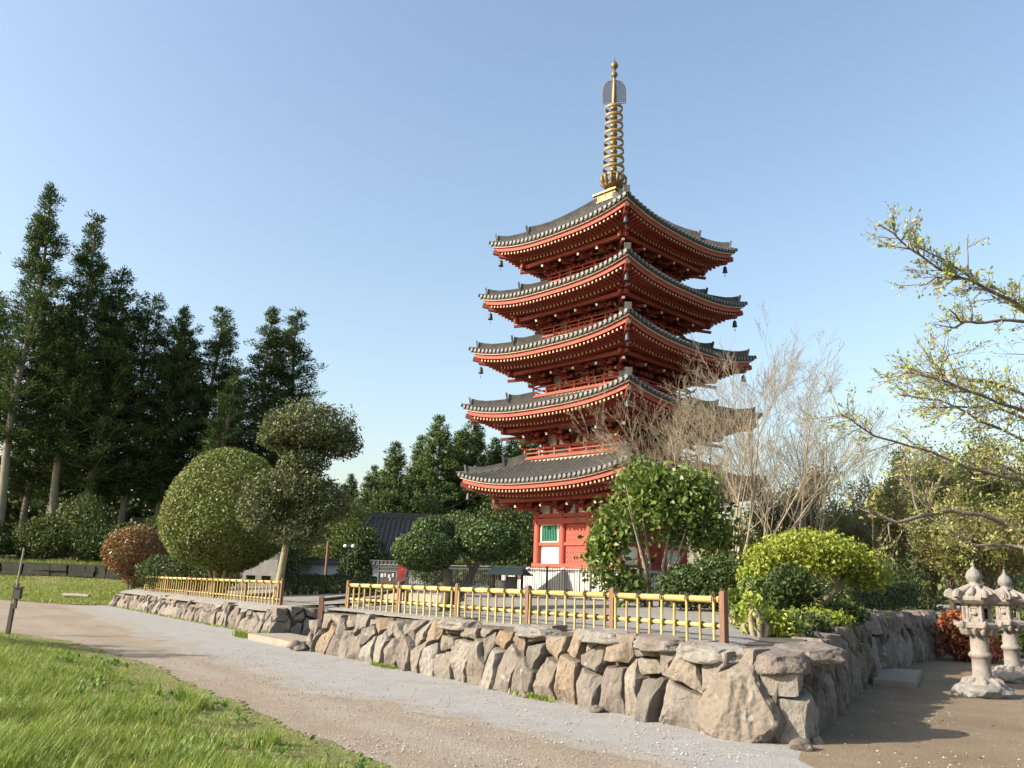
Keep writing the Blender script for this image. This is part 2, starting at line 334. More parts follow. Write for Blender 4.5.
def zbank(x,y): return 1.9+.5*sstep(53,60,y)+.12*noise.noise(Vector((x*.4,y*.4,0)))-.6*sstep(-17,-13,x)
grid_ground('planting_bank',-85,-13,53.2,100,1.,lambda x,y:True,zbank,M['bed'])

# raised terrace
tl=[.32,.45,.7,.97,1.25,1.6,2.2,3,4.2,5,6,6.9,7.6,8.3,9,10.3,12,15,20,26,34,45,60,85]
sl=[-8,0,.3,.6,1,1.5,2,2.6,3.2,4,5,6,7.5,9,11,12.9,13.6,15,16.4,17.9,19,21,24,28,33,38.2,42,46,54,66,80]
def smin(t): return .512*t+.12 if t<9.9 else 5.19+.372*(t-9.9)
V=[];F=[];nt_=len(tl);ns=len(sl)
for t in tl:
    for s in sl:
        q=max(s,smin(t)); x,y=W(q,t); V.append((x,y,zter(q,t)-.13*sstep(.55,.1,q-smin(t))+.012*noise.noise(Vector((x,y,0)))))
for j in range(nt_-1):
    for i in range(ns-1):
        t=(tl[j]+tl[j+1])/2; s=(sl[i]+sl[i+1])/2
        if s<smin(t)-1.2 or (13<s<17.8 and t<4.2): continue
        if s>17.8 and t<.97: continue
        if s>38.2 and t<12: continue
        F.append((j*ns+i,j*ns+i+1,(j+1)*ns+i+1,(j+1)*ns+i))
m=MB(); m.add(V,F,0,True); tag(m.build('terrace_ground',M['terrace']),kind='structure')
m=MB()   # steps in the two openings
for k in range(4):
    x,y=W(15.0,2.5+.55*k); m.box((x,y,.07+.19*k),(3.6,.56+.04,.2+.38*k),0,math.atan2(DS[1],DS[0]))
tag(m.build('entrance_steps',M['concrete']),'flight of concrete steps in the gap between the two bamboo fences','steps')
m=MB(); x,y=W(14.9,.32); m.box((x,y,.08),(3.0,1.15,.16),0,math.atan2(DS[1],DS[0])); tag(m.build('step_slab',M['concrete']),'tan concrete step slab at the foot of the front entrance','step')
m=MB(); a=math.atan2(.888,.46)
m.box((8.25,18.5,.06),(3.3,.75,.13),0,a); tag(m.build('step_slab',M['concrete']),'long grey step slab beside the shaded wall near the stone lanterns','step')

# ------------------------------------------------------------------ dry stone walls
def clip(poly,px,py,nx,ny):
    out=[]
    for i in range(len(poly)):
        a=poly[i];b=poly[(i+1)%len(poly)]; da=(a[0]-px)*nx+(a[1]-py)*ny; db=(b[0]-px)*nx+(b[1]-py)*ny
        if da<=0: out.append(a)
        if da*db<0: t=da/(da-db); out.append((a[0]+t*(b[0]-a[0]),a[1]+t*(b[1]-a[1])))
    return out
def boulder(poly,rnd,batter,thick,name,parent,inset=.022,bulge=1.):
    cx=sum(p[0] for p in poly)/len(poly); cz=sum(p[1] for p in poly)/len(poly)
    P=[]
    for i in range(len(poly)):
        a=poly[i];b=poly[(i+1)%len(poly)]; n=max(1,int(math.hypot(b[0]-a[0],b[1]-a[1])/.045))
        for k in range(n): P.append((a[0]+(b[0]-a[0])*k/n,a[1]+(b[1]-a[1])*k/n))
    sx=max(p[0] for p in poly)-min(p[0] for p in poly); sz=max(p[1] for p in poly)-min(p[1] for p in poly); sz_=min(sx,sz)
    B=min(.30,sz_*rnd.uniform(.40,.62))*bulge; seed=rnd.uniform(0,99)
    # hewn faces: the front is cut by a few tilted planes that meet in ridges
    planes=[(rnd.uniform(-.22,.22),rnd.uniform(-.20,.16),rnd.uniform(.50,.72))]
    for _ in range(rnd.choice((2,3,3,4))):
        a=rnd.uniform(0,6.283); g=B*rnd.uniform(.55,1.15)/(abs(math.cos(a))*sx/2+abs(math.sin(a))*sz/2); planes.append((g*math.cos(a),g*math.sin(a),rnd.uniform(.70,1.0)))
    rings=[(.99,.30),(.985,.10),(.975,.02),(.955,-B*.35),(.91,-B*.62),(.84,-B*.82),(.74,-B*.94),(.60,-B),(.45,-B*1.03),(.28,-B*1.05),(.12,-B*1.06)]
    vs=[];fs=[];n=len(P)
    for k,(f,d) in enumerate(rings):
        for (x,z) in P:
            dx,dz=x-cx,z-cz; L=math.hypot(dx,dz)+1e-6; g=1-inset/L-.05*(noise.noise(Vector((x*6,z*6,seed)))+.3)*min(1,k/2)
            X=cx+dx*f*g; Z=cz+dz*f*g; Y=d
            if k>=2:
                for (ax,az,o) in planes: Y=max(Y,-B*o+(X-cx)*ax+(Z-cz)*az)
                Y=min(Y,.03); e=min(1,(k-1)/3)
                Y+=(noise.noise(Vector((X*3.1,Z*2.4,seed)))*.05*min(1,sz_/.4)+abs(noise.noise(Vector((X*9,Z*5,seed+7))))*-.035+noise.noise(Vector((X*21,Z*12,seed+17)))*.014)*e
                X+=noise.noise(Vector((X*8,Z*8,seed+3)))*.018; Z+=noise.noise(Vector((X*8,Z*8,seed+5)))*.018
            vs.append((X,Y+batter*Z,Z))
    for k in range(len(rings)-1):
        for j in range(n): fs.append((k*n+j,k*n+(j+1)%n,(k+1)*n+(j+1)%n,(k+1)*n+j))
    c=len(vs); a=vs[-n:]; vs.append((sum(p[0] for p in a)/n,sum(p[1] for p in a)/n,sum(p[2] for p in a)/n))
    for j in range(n): fs.append(((len(rings)-1)*n+j,(len(rings)-1)*n+(j+1)%n,c))
    mb=MB(); mb.add(vs,fs,0,False); return mb.build(name,M['boulder'],parent)
def stone_wall(p0,p1,hf,label,seed,pitch=.42,rows=None,batter=.2,extra=(),corner=None,group='dry stone walls round the terrace',rz_extra=0.,ends=(.1,.0)):
    rnd=random.Random(seed); d=Vector((p1[0]-p0[0],p1[1]-p0[1])); L=d.length; ang=math.atan2(d.y,d.x)
    root=empty('stone_wall',(p0[0],p0[1],0),ang,label,'stone wall',group)
    S=[]
    x=0.
    h=hf(L/2)
    while x<L:
        w=pitch*rnd.uniform(.6,1.6); 
        S.append((x+w/2,hf(x)*rnd.uniform(.26,.46)))
        x+=w
    x=-.1
    while x<L:
        w=pitch*rnd.uniform(.8,1.7); S.append((x+w/2,hf(x)*rnd.uniform(.84,.97))); x+=w
    if h>.75:
        x=0.
        while x<L:
            w=pitch*rnd.uniform(1.6,4.2); S.append((x+w/2,hf(x)*rnd.uniform(.58,.7))); x+=w
    if corner: S=[q for q in S if not corner[0](q)]+corner[1]
    kx=1.0
    for i,(px,pz) in enumerate(S):
        top=hf(px)+rnd.uniform(-.13,.055); poly=[(-ends[0],-.06),(L+ends[1],-.06),(L+ends[1],top),(-ends[0],top)]
        for j,(qx,qz) in enumerate(S):
            if i==j or abs(qx-px)>3*pitch+.8: continue
            nx,nz_=(qx-px),(qz-pz); poly=clip(poly,(px+qx)/2,(pz+qz)/2,nx,nz_*.58)
            if len(poly)<3: break
        if len(poly)<3: continue
        A=abs(sum(poly[k][0]*poly[(k+1)%len(poly)][1]-poly[(k+1)%len(poly)][0]*poly[k][1] for k in range(len(poly))))/2
        if A<.008: continue
        boulder(poly,rnd,batter,1.,'boulder',root)
    n=max(2,int(L/1.)); m=MB()
    pts=[L*k/n for k in range(n+1)]; vs=[];fs=[]
    for x in pts: hh=hf(x)-.06; vs+=[(x,.06,-.05),(x,.10+batter*hh,hh),(x,.85,hh),(x,.85,-.05)]
    for k in range(n):
        for j in range(4): fs.append((k*4+j,(k+1)*4+j,(k+1)*4+(j+1)%4,k*4+(j+1)%4))
    fs+=[(0,1,2,3),tuple(n*4+j for j in (3,2,1,0))]; m.add(vs,fs); m.build('earth_core',M['core'],root)
    return root
a0=W(13.1,0);a1=W(0,0)
hA=lambda x:1.03-.30*sstep(1.0,0,x)-.09*sstep(9,2,x)
stone_wall(a0,a1,hA,'long front dry stone wall of big boulders, under the nearer bamboo fence',3,.40,
  corner=(lambda q:q[0]>11.2,[(12.66,.32),(12.25,.99),(12.98,.86),(11.78,.30),(11.55,1.0),(11.15,.45),(11.85,.72)]),ends=(.05,-.22))
stone_wall(W(38.4,LT+.03),W(17.7,LT),lambda x:.68-.04*math.sin(x*.7),'long low dry stone wall of rough boulders, under the farther bamboo fence',5,.46,batter=.25,ends=(.1,.1))
stone_wall(W(17.75,LT+.15),W(17.75,4.4),lambda x:.76+.06*x,'short dark stone return wall facing right at the front entrance',8,.5,batter=.05)
stone_wall((3.42,10.35),(8.15,19.55),lambda x:.99+.30*min(x/6.7,1),'shaded stone wall running back from the big corner boulder',11,.5,batter=.12,ends=(.15,.1))
stone_wall((8.35,19.75),(17,32.5),lambda x:1.31,'farther shaded stone wall with the clipped hedge above, behind the lanterns',14,.6,batter=.12)
# the great corner boulder is part of the front wall
front=[o for o in bpy.data.objects if o.name.startswith('stone_wall') and o.parent is None][0]
bm=bmesh.new(); bmesh.ops.create_icosphere(bm,subdivisions=6,radius=1.)
PLN=[((-.35,-1.,.25),.72),((.55,-.85,.30),.74),((.95,-.15,.45),.80),((-.95,-.3,.1),.86),((-.15,-.5,.9),.80),((.25,-1.,-.1),.80)]
for v in bm.verts:
    q=v.co.copy(); w_=1-.16*max(0,q.z)
    for nrm,dd in PLN:
        n_=Vector(nrm).normalized(); e=q.dot(n_)-dd
        if e>0: q-=n_*e*.93
    q+=q.normalized()*(noise.noise(q*1.7+Vector((4,1,0)))*.10+noise.noise(Vector((q.x*5,q.y*5,q.z*2.2)))*.045+noise.noise(q*13)*.022-abs(noise.noise(Vector((q.x*4.2,q.y*4,q.z*1.6+9))))*.07)
    v.co=Vector((q.x*.60*w_,q.y*.50,q.z*.56))
me=bpy.data.meshes.new('boulder'); bm.to_mesh(me); bm.free(); me.materials.append(M['boulder'])
o=link('boulder',me,front,(12.62,.16,.32),.12); o['label']='great mauve grey corner boulder'
M['capstone']=surf('pale_weathered_boulder',(.15,.14,.122),(.225,.215,.195),5,.95,.9,22,dirt=(.085,.075,.062),dist=.03)
for k,(x,y,z,a,b,c,mm,lab) in enumerate([(12.15,.14,.90,.46,.26,.125,'capstone','pale flat capstone'),(12.95,.42,.86,.30,.32,.15,'boulder','brownish capstone over the corner'),(12.95,1.05,.93,.34,.42,.13,'boulder','flat capstone past the corner'),(11.3,.13,.95,.36,.24,.11,'boulder','flat grey capstone'),(10.2,.15,.97,.42,.24,.10,'capstone','pale long capstone'),(8.6,.15,.94,.38,.24,.10,'capstone','pale short capstone'),(6.3,.15,.92,.40,.24,.10,'boulder',None)]):
    bm=bmesh.new(); bmesh.ops.create_icosphere(bm,subdivisions=5,radius=1.)
    for v in bm.verts:
        q=v.co.copy()
        for nrm,dd in (((0,-1,.2),.75),((.1,-.3,1),.62),((1,-.5,.3),.8),((-1,-.4,0),.82),((0,0,-1),.6),((-.6,-.8,.6),.83)):
            n_=Vector(nrm).normalized(); e=q.dot(n_)-dd
            if e>0: q-=n_*e*.95
        q+=q.normalized()*(noise.noise(q*1.9+Vector((k*5,1,0)))*.13+noise.noise(q*5+Vector((k,0,0)))*.05+noise.noise(q*12)*.025); v.co=Vector((q.x*a*1.2,q.y*b*1.2,q.z*c*1.35))
    me=bpy.data.meshes.new('boulder'); bm.to_mesh(me); bm.free(); me.materials.append(M[mm]); o=link('boulder',me,front,(x,y,z),.05*k)
    if lab: o['label']=lab
rnd=random.Random(4)
for k,(x,y,r) in enumerate([(3.32,9.93,.13),(3.62,10.35,.09),(1.3,12.25,.10),(-4.75,20.6,.22),(-4.62,20.35,.13),(.35,13.55,.09)]):
    bm=bmesh.new(); bmesh.ops.create_icosphere(bm,subdivisions=3,radius=r)
    for v in bm.verts:
        n=noise.noise(v.co*(1.3/r)+Vector((k*7,0,0))); v.co*=1+.35*n; v.co.z*=.65
    me=bpy.data.meshes.new('loose_stone'); bm.to_mesh(me); bm.free(); me.materials.append(M['boulder'])
    o=link('loose_stone',me,None,(x,y,r*.35)); 
    tag(o,['pale rounded stone at the foot of the corner boulder','little stone just behind the pale stone at the wall corner','small stone against the middle of the front wall foot','blocky stone at the entrance end of the front wall','lower stone leaning on the blocky stone by the step','tiny stone below the middle of the nearer bamboo fence'][k],'stone','loose stones at the wall foot')

# ------------------------------------------------------------------ bamboo fences
def bamboo_rail(m,p0,p1,r,node=.42):
    p0=Vector(p0);p1=Vector(p1); L=(p1-p0).length; n=max(1,int(L/node)); pts=[];rad=[]
    for k in range(n+1):
        t=k/n
        for dt_,rr in ((-.012,r*.97),(-.004,r*1.10),(.004,r*1.10),(.012,r*.97)):
            q=t+dt_/L
            if 0<=q<=1: pts.append(p0.lerp(p1,q)); rad.append(rr)
    m.tube(pts,rad,10)
def bamboo_fence(posts,t,zb,ztp,npick,label):
    s0,s1=posts[0],posts[-1]; root=empty('bamboo_fence',(*W(s0,t),zb(s0)),0,label,'bamboo fence','yellow bamboo fences along the terrace')
    ox,oy=W(s0,t); oz=zb(s0)
    def P(s,dt,z): x,y=W(s,t+dt); return (x-ox,y-oy,z-oz)
    ang=math.atan2(DS[1],DS[0])
    for s in posts:
        h=ztp(s)+.05-zb(s)+.12; x,y,z=P(s,0,zb(s)-.12); m=MB(); m.box((x,y,z+h/2),(.085,.085,h),0,ang); m.box((x,y,z+h+.008),(.07,.07,.016),0,ang,.6); m.build('post',M['post'],root)
    for a,b in zip(posts[:-1],posts[1:]):
        for frac,r,off in ((1.,.047,-.055),(.40,.030,-.045)):
            m=MB(); zz=lambda s:zb(s)+(ztp(s)-.05-zb(s))*frac
            bamboo_rail(m,P(a+.045,0 if frac==1. else off*.0,zz(a)),P(b-.045,0,zz(b)),r); m.build('rail',M['bamboo'],root)
        for k in range(npick):
            s=a+(b-a)*(k+.5)/npick; off=-.058; h=ztp(s)-.06-zb(s)
            m=MB(); lean=random.uniform(-.008,.008)
            if k%2==0: pass
            bamboo_rail(m,P(s,off,zb(s)-.03),P(s+lean,off,zb(s)+h*(1.04 if k%2==0 else .9)),random.uniform(.017,.022),.3); m.build('picket',M['bamboo'],root)
            for frac,r in ((1.,.047),(.40,.030)):
                if frac==1. and k%2: continue
                m=MB()
                zc=zb(s)+(ztp(s)-.05-zb(s))*frac; R_=r+.012
                for ds_ in (-.016,.016):
                    ring=[P(s+ds_*(1 if q%2 else -1)*0+ds_*math.cos(q*math.pi/4),R_*math.cos(q*math.pi/4)*1.15+(off*.25),zc+R_*math.sin(q*math.pi/4)) for q in range(9)]
                    m.tube(ring,.0085,5,0,False)
                if frac==1.: m.tube([P(s,off*.6,zc+R_),P(s+.02,-.05,zc+R_+.02),P(s+.03,-.07,zc+R_-.05)],.006,4)
                m.build('tie',M['tie'],root)
    return root
bamboo_fence([1.19,3.33,5.46,7.72,10.05,12.56],.7,lambda s:zter(s,.7)-.0,lambda s:1.61-.0045*s,9,'nearer bamboo fence with brown posts on the front stone wall')
bamboo_fence([18.95,22.2,25.5,28.8,32.2,35.6],.7+LT,lambda s:zter(s,.7)-.0,lambda s:1.61-.0045*s,10,'farther bamboo fence on the low wall beside the domed tree')
# timber rails beside the steps
root=empty('timber_handrail',(*W(13.15,.3),.55),0,'low brown timber rail at the entrance end of the nearer bamboo fence','handrail')
bx,by=W(13.15,.3)
def PL(s,t,z): x,y=W(s,t); return (x-bx,y-by,z-.55)
for t,zb_,ztp_ in ((.3,.3,1.22),(2.6,.85,1.50)):
    m=MB(); m.beam(PL(13.15,t,zb_),PL(13.15,t,ztp_),.11,.11,0,(0,1,0)); m.build('post',M['post'],root)
for z0,z1 in ((1.13,1.42),(.80,1.12)):
    m=MB(); m.beam(PL(13.15,.3,z0),PL(13.15,2.6,z1),.07,.075); m.build('rail',M['darkwood'],root)
hx,hy=-2.55,22.6; root=empty('slanted_handrail',(hx,hy,zt(hx,hy)),0,'dark slanted handrail on a post behind the nearer bamboo fence','handrail')
m=MB(); m.beam((0,0,-.1),(0,0,.62),.1,.1,0,(0,1,0)); m.build('post',M['darkwood'],root)
m=MB(); m.beam((.06,0,.64),(-.68,.15,.42),.07,.07); m.build('rail',M['darkwood'],root)
m=MB(); m.beam((-.62,.14,-.1),(-.62,.14,.42),.08,.08,0,(0,1,0)); m.build('post',M['darkwood'],root)

# ------------------------------------------------------------------ pagoda
BZ=1.30
pg=empty('pagoda',(4.46,37,BZ),R(-46.2),'five storey vermilion pagoda with grey tiled roofs and a gilded spire','pagoda')
def PB(): return MB(BZ)
def rot4(k,a,r,z):
    """side k: along the eave a, outwards r (side 0 faces local -Y)"""
    x,y=a,-r
    for _ in range(k): x,y=-y,x
    return (x,y,z)
def sidebox(m,k,a,r,z,la,lr,lz,mi=0):
    x,y,zz=rot4(k,a,r,z); d=(la,lr,lz) if k%2==0 else (lr,la,lz); m.box((x,y,zz),d,mi)
SAG=.50
#       eave half, tip z, wall half, wall top, floor z, roof top half, roof top z
ST5=[(4.73,6.37,2.20,4.66,2.34,2.62,6.86),(4.67,9.41,2.02,7.62,6.98,2.42,9.66),(4.52,12.04,1.88,10.30,9.78,2.2,12.42),(4.29,14.59,1.74,12.88,12.56,2.02,15.02),(4.02,17.19,1.60,15.48,15.16,.52,19.22)]
# podium with cap and steps
m=PB(); m.box((0,0,1.72),(6.5,6.5,1.06)); m.box((0,0,2.29),(6.66,6.66,.10))
for k in range(4):
    for a in (-3.1,-1.05,1.05,3.1): sidebox(m,k,a,3.27,1.74,.22,.06,1.0)
    sidebox(m,k,0,3.29,1.29,6.62,.10,.16)
podium=m.build('podium',M['podium'],pg)
m=PB()
for k in range(6): m.box((-.65,-3.3-.14-.28*k,1.22+(2.2-.165*k-1.22)/2),(1.75,.282,2.2-.165*k-1.22))
m.build('stair',M['podium'],podium)
for a in (.33,-1.63):
    m=PB(); vs=[]
    for dx in (-.11,.11): vs+=[(a+dx,-3.26,1.15),(a+dx,-5.15,1.15),(a+dx,-5.15,1.38),(a+dx,-3.26,2.40)]
    m.add(vs,[(3,2,1,0),(4,5,6,7),(0,1,5,4),(1,2,6,5),(2,3,7,6),(3,0,4,7)]); m.build('cheek_wall',M['podium'],podium)

def cluster(corner=False):
    """three stepped bracket cluster, local: wall face at y=0, outwards -Y, base z=0, unit step"""
    m=MB(); st=.42; hz=.20
    dirs=[(0,-1)] if not corner else [(0,-1),(1,0),(.7071,-.7071)]
    m.box((0,0,.05),(.30,.30,.12),0,0,1.2)
    for dx,dy in dirs:
        ln=1.0 if abs(dx*dy)<.1 else 1.414
        for j in range(1,4):
            z=.10+hz*(j-.3); r=st*j*ln
            m.beam((0,0,z),(dx*(r+.10),dy*(r+.10),z),.12,.13)
            e=(dx*r,dy*r); m.box((e[0],e[1],z+.11),(.17,.17,.10),0,math.atan2(dy,dx),1.25)
            if not (corner and abs(dx*dy)>.1):
                px,py=(-dy,dx); w=.36 if j<3 else .40
                m.beam((e[0]-px*w,e[1]-py*w,z+.02),(e[0]+px*w,e[1]+py*w,z+.02),.11,.12)
                for q in (-w+.06,w-.06): m.box((e[0]+px*q,e[1]+py*q,z+.12),(.15,.15,.10),0,0,1.2)
        # tail rafter slanting down and outwards, pale end
        a=(dx*.1,dy*.1,.62); r=1.42*ln; b=(dx*r,dy*r,.30); m.beam(a,b,.12,.15)
        d=Vector(b)-Vector(a); d.normalize(); bb=Vector(b); m.beam(bb-d*.01,bb+d*.02,.105,.135,1)
    # wall arm along the wall
    for z,w in ((.14,.34),(.34,.44)):
        if not corner:
            m.beam((-w,.0,z),(w,.0,z),.12,.12)
            for q in (-w+.06,0,w-.06): m.box((q,0,z+.11),(.15,.15,.10),0,0,1.2)
    return m
clA=clC=None
for i,(E_,tip,w,wt,fl,th,tz) in enumerate(ST5):
    zc=tip-SAG-.09; rise=tz-zc; wp=w+1.27; lo=(i==0)
    red=M['red']
    # ---- walls
    m=PB(); top=zc-.30
    m.box((0,0,(fl+top)/2),(2*w-.10,2*w-.10,top-fl)); wall=m.build('wall',M['plaster'],pg)
    cr=.17 if lo else .13
    for k in range(4):
        for q,a in enumerate((-w,-w/3,w/3)):
            x,y,z=rot4(k,a,w,0); m=PB(); m.lathe([(cr,fl),(cr,wt-.06),(cr*.85,wt)],(x,y,0),14); m.build('column',red,wall)
    m=PB()
    for k in range(4):
        hs=((fl+.11,.24,.14),(fl+1.04,.13,.06),(fl+1.98,.22,.12),(wt-.10,.16,.10)) if lo else ((fl+.05,.16,.10),(wt-.08,.14,.10))
        for z,h,dpt in hs: sidebox(m,k,0,w+dpt/2-.02,z,2*w+.36 if dpt>.08 else 2*w,.1+dpt,h)
        for a in (-w*2/3,0,w*2/3):      # king struts between the brackets
            sidebox(m,k,a,w-.01,wt+.20,.10,.12,.44); sidebox(m,k,a,w-.01,wt+.45,.18,.14,.08)
        sidebox(m,k,0,w-.0,wt+.56,2*w,.13,.12)
    m.build('tie_beam',red,wall)
    for k in range(4):
        if lo:
            # doors with studs
            bw=2*w/3-.36; zb_,zt_=fl+.23,fl+1.86
            for sgn in (-1,1):
                m=PB(); sidebox(m,k,sgn*bw/4,w-.02,(zb_+zt_)/2,bw/2-.012,.08,zt_-zb_)
                for r_ in range(9):
                    for c_ in range(3): sidebox(m,k,sgn*(bw/4+(c_-1)*bw/7),w+.03,zb_+.1+r_*(zt_-zb_-.2)/8,.03,.03,.03,1)
                sidebox(m,k,sgn*.07,w+.04,zb_+.25,.05,.04,.12,1)
                m.build('door',[M['red'],M['dark_metal']],wall)
            for sgn in (-1,1):
                a=sgn*w*2/3; ww=2*w/3-.56
                m=PB(); sidebox(m,k,a,w-.03,fl+1.49,ww,.06,.66)
                for r_ in range(9): sidebox(m,k,a+(r_-4)*ww/9.5,w+.02,fl+1.49,.03,.04,.64)
                m.build('lattice_window',M['green_lattice'],wall)
                m=PB(); 
                for dz in (-.37,.37): sidebox(m,k,a,w+.0,fl+1.49+dz,ww+.16,.10,.08)
                for da in (-1,1): sidebox(m,k,a+da*(ww/2+.04),w+.0,fl+1.49,.08,.10,.66)
                m.build('window_frame',M['cream'],wall)
        else:
            m=PB(); bw=2*w/3-.3; sidebox(m,k,0,w-.03,(fl+wt)/2,bw,.06,wt-fl-.2); m.build('door',M['red'],wall)
            for sgn in (-1,1):
                m=PB(); sidebox(m,k,sgn*w*2/3,w-.035,(fl+wt)/2,bw-.1,.05,wt-fl-.3); m.build('lattice_window',M['green_lattice'],wall)
    # ---- brackets
    sc=(zc-.56-wt)/.80
    for k in range(4):
        for q,a in enumerate((w,-w/3,w/3)):
            x,y,z=rot4(k,a,w,wt-BZ)
            if q==0:
                if clC is None: clC=cluster(True).build('bracket',[M['red_eave_shade'],M['cream']],wall); o=clC
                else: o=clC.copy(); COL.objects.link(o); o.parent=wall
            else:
                if clA is None: clA=cluster(False).build('bracket',[M['red_eave_shade'],M['cream']],wall); o=clA
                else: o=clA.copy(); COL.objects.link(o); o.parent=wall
            o.location=(x,y,z); o.rotation_euler.z=k*math.pi/2; o.scale=(1,1,sc)
    # ---- roof
    def lift(a): return SAG*min(abs(a)/E_,1.02)**2.7
    def zr(a,r):
        v=(E_-r)/(E_-th); return zc+rise*(.66*v+.34*v*v)+lift(a)*(1-.25*v)
    m=PB(); NU,NV=24,7
    for k in range(4):
        vs=[];fs=[]
        for b in range(NV+1):
            r=E_+(th-E_)*b/NV
            for a in range(NU+1): u=-1+2*a/NU; vs.append(rot4(k,u*r,r,zr(u*r,r)))
        for b in range(NV):
            for a in range(NU): p=b*(NU+1)+a; fs.append((p,p+1,p+NU+2,p+NU+1))
        m.add(vs,fs,0,True)
        # pan tile edge
        vs=[];fs=[]
        for a in range(NU+1):
            u=(-1+2*a/NU)*E_
            for dz,dr in ((0,0),(-.10,0),(-.10,-.3)): vs.append(rot4(k,u*(1 if dr==0 else (E_+dr)/E_),E_+dr,zr(u,E_)+dz))
        for a in range(NU):
            for q in range(2): fs.append((a*3+q,a*3+q+1,a*3+q+4,a*3+q+3))
        m.add(vs,fs,0)
        # rolls of round tiles and their pale end discs
        n=int(2*E_/.245); pit=2*E_/n
        for q in range(n):
            a=-E_+pit*(q+.5); r1=max(th,abs(a)+.03)
            if E_-r1<.1: r1=E_-.1
            sg=max(2,int((E_-r1)/.45)); vs=[];fs=[]
            for b in range(sg+1):
                r=E_+.04+(r1-E_-.04)*b/sg; z=zr(a,min(r,E_))
                for c in range(5):
                    t=math.pi*c/4; vs.append(rot4(k,a+.078*math.cos(t),r,z+.01+.085*math.sin(t)))
            for b in range(sg):
                for c in range(4): fs.append((b*5+c,b*5+c+1,(b+1)*5+c+1,(b+1)*5+c))
            m.add(vs,fs,0,True)
            z=zr(a,E_)+.005; m.add([rot4(k,a+.082*math.cos(t*math.pi/4),E_+.055,z+.082*math.sin(t*math.pi/4)) for t in range(8)],[tuple(range(8))],1)
            m.add([rot4(k,a+x_,E_+.05,z+z_) for x_,z_ in ((-.082,0),(-.082,-.03),(.082,-.03),(.082,0))],[(0,1,2,3)],1)
    roof=m.build('roof',[M['tile'],M['tile_end']],pg)
    # eave boards (cream line, then vermilion) following the curve
    for nm,z0,z1,rr,mt in (('eave_trim',-.10,-.155,-.07,M['cream']),('eave_board',-.155,-.33,-.16,red)):
        m=PB()
        for k in range(4):
            vs=[];fs=[]; R0=E_+rr
            for a in range(NU+1):
                u=-1+2*a/NU
                for dz,dr in ((z0,0),(z1,0),(z1,-.22),(z0,-.22)): vs.append(rot4(k,u*(R0+dr),R0+dr,zc+lift(u*R0)+dz))
            for a in range(NU):
                for q in range(4): fs.append((a*4+q,a*4+(q+1)%4,(a+1)*4+(q+1)%4,(a+1)*4+q))
            m.add(vs,fs)
        m.build(nm,mt,roof)
    # soffit boards over the rafters, two rows of rafters with painted ends, purlin
    Ro=E_-.23; Rb=E_-.86
    def zf(a,r): return zc-.36+(Ro-r)*.10+lift(a)*(.35+.65*min(max((r-wp)/(Ro-wp),0),1))     # top of flying rafter
    def zb2(a,r): return zc-.50+(Rb-r)*.14+lift(a)*(.25+.6*min(max((r-wp)/(Rb-wp),0),1))
    m=PB()
    for k in range(4):
        vs=[];fs=[]; rs=[Ro+.02,Rb+.25,Rb-.02,wp,w-.04]
        for r in rs:
            for a in range(NU+1):
                u=-1+2*a/NU; vs.append(rot4(k,u*r,r,(zf(u*r,r) if r>Rb else zb2(u*r,r))+.012))
        for b in range(4):
            for a in range(NU): p=b*(NU+1)+a; fs.append((p,p+1,p+NU+2,p+NU+1))
        m.add(vs,fs)
    m.build('soffit',M['red_eave_shade'],roof)
    for nm,fn,ro,ri,wd,ht in (('flying_rafters',zf,Ro,Rb-.05,.085,.10),('base_rafters',zb2,Rb,w,.085,.105)):
        m=PB(); pit=.205; n=int(2*(ro-.12)/pit)
        for k in range(4):
            for q in range(n+1):
                a=-(ro-.12)+2*(ro-.12)*q/n; r0=max(ri,abs(a)+.06)
                if ro-r0<.08: continue
                p0=rot4(k,a,r0,fn(a,r0)-ht/2); p1=rot4(k,a,ro,fn(a,ro)-ht/2); m.beam(p0,p1,wd,ht,0)
                d=(Vector(p1)-Vector(p0)).normalized(); m.beam(Vector(p1)-d*.005,Vector(p1)+d*.012,wd*.86,ht*.86,1)
        o=m.build(nm,[M['red'],M['yellow_end']],roof); o['kind']='stuff'
    m=PB()
    for k in range(4):
        zz=zb2(0,wp)-.105-.085; sidebox(m,k,0,wp,zz,2*wp+.5,.15,.17)
        for a in range(8):     # kioi board between the rafter rows
            u0=-1+2*a/8;u1=-1+2*(a+1)/8; R0=Rb+.03
            m.beam(rot4(k,u0*R0,R0,zb2(u0*R0,Rb)+.05),rot4(k,u1*R0,R0,zb2(u1*R0,Rb)+.05),.12,.10)
    m.build('purlin',M['red_eave_shade'],roof)
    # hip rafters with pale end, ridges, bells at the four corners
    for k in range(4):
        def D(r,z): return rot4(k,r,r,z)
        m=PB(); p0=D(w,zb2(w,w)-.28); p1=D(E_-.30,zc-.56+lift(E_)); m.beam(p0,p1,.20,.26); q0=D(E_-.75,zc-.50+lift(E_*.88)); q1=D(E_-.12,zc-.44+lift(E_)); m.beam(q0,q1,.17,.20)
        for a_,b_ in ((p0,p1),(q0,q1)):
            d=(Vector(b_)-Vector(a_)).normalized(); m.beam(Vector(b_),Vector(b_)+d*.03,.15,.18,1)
        m.build('hip_rafter',[M['red_eave_shade'],M['tile']],roof)
        rr=E_*.70; m=PB()
        pts=[D(th-.02+(rr-th)*t/6,zr(0,th+(rr-th)*t/6)+lift(th+(rr-th)*t/6)*.9+.02) for t in range(7)]
        m.sweep(pts,.24,[.34]*5+[.38,.46])
        for hgt in (.07,.16): m.sweep(pts,.30,[hgt]*7)
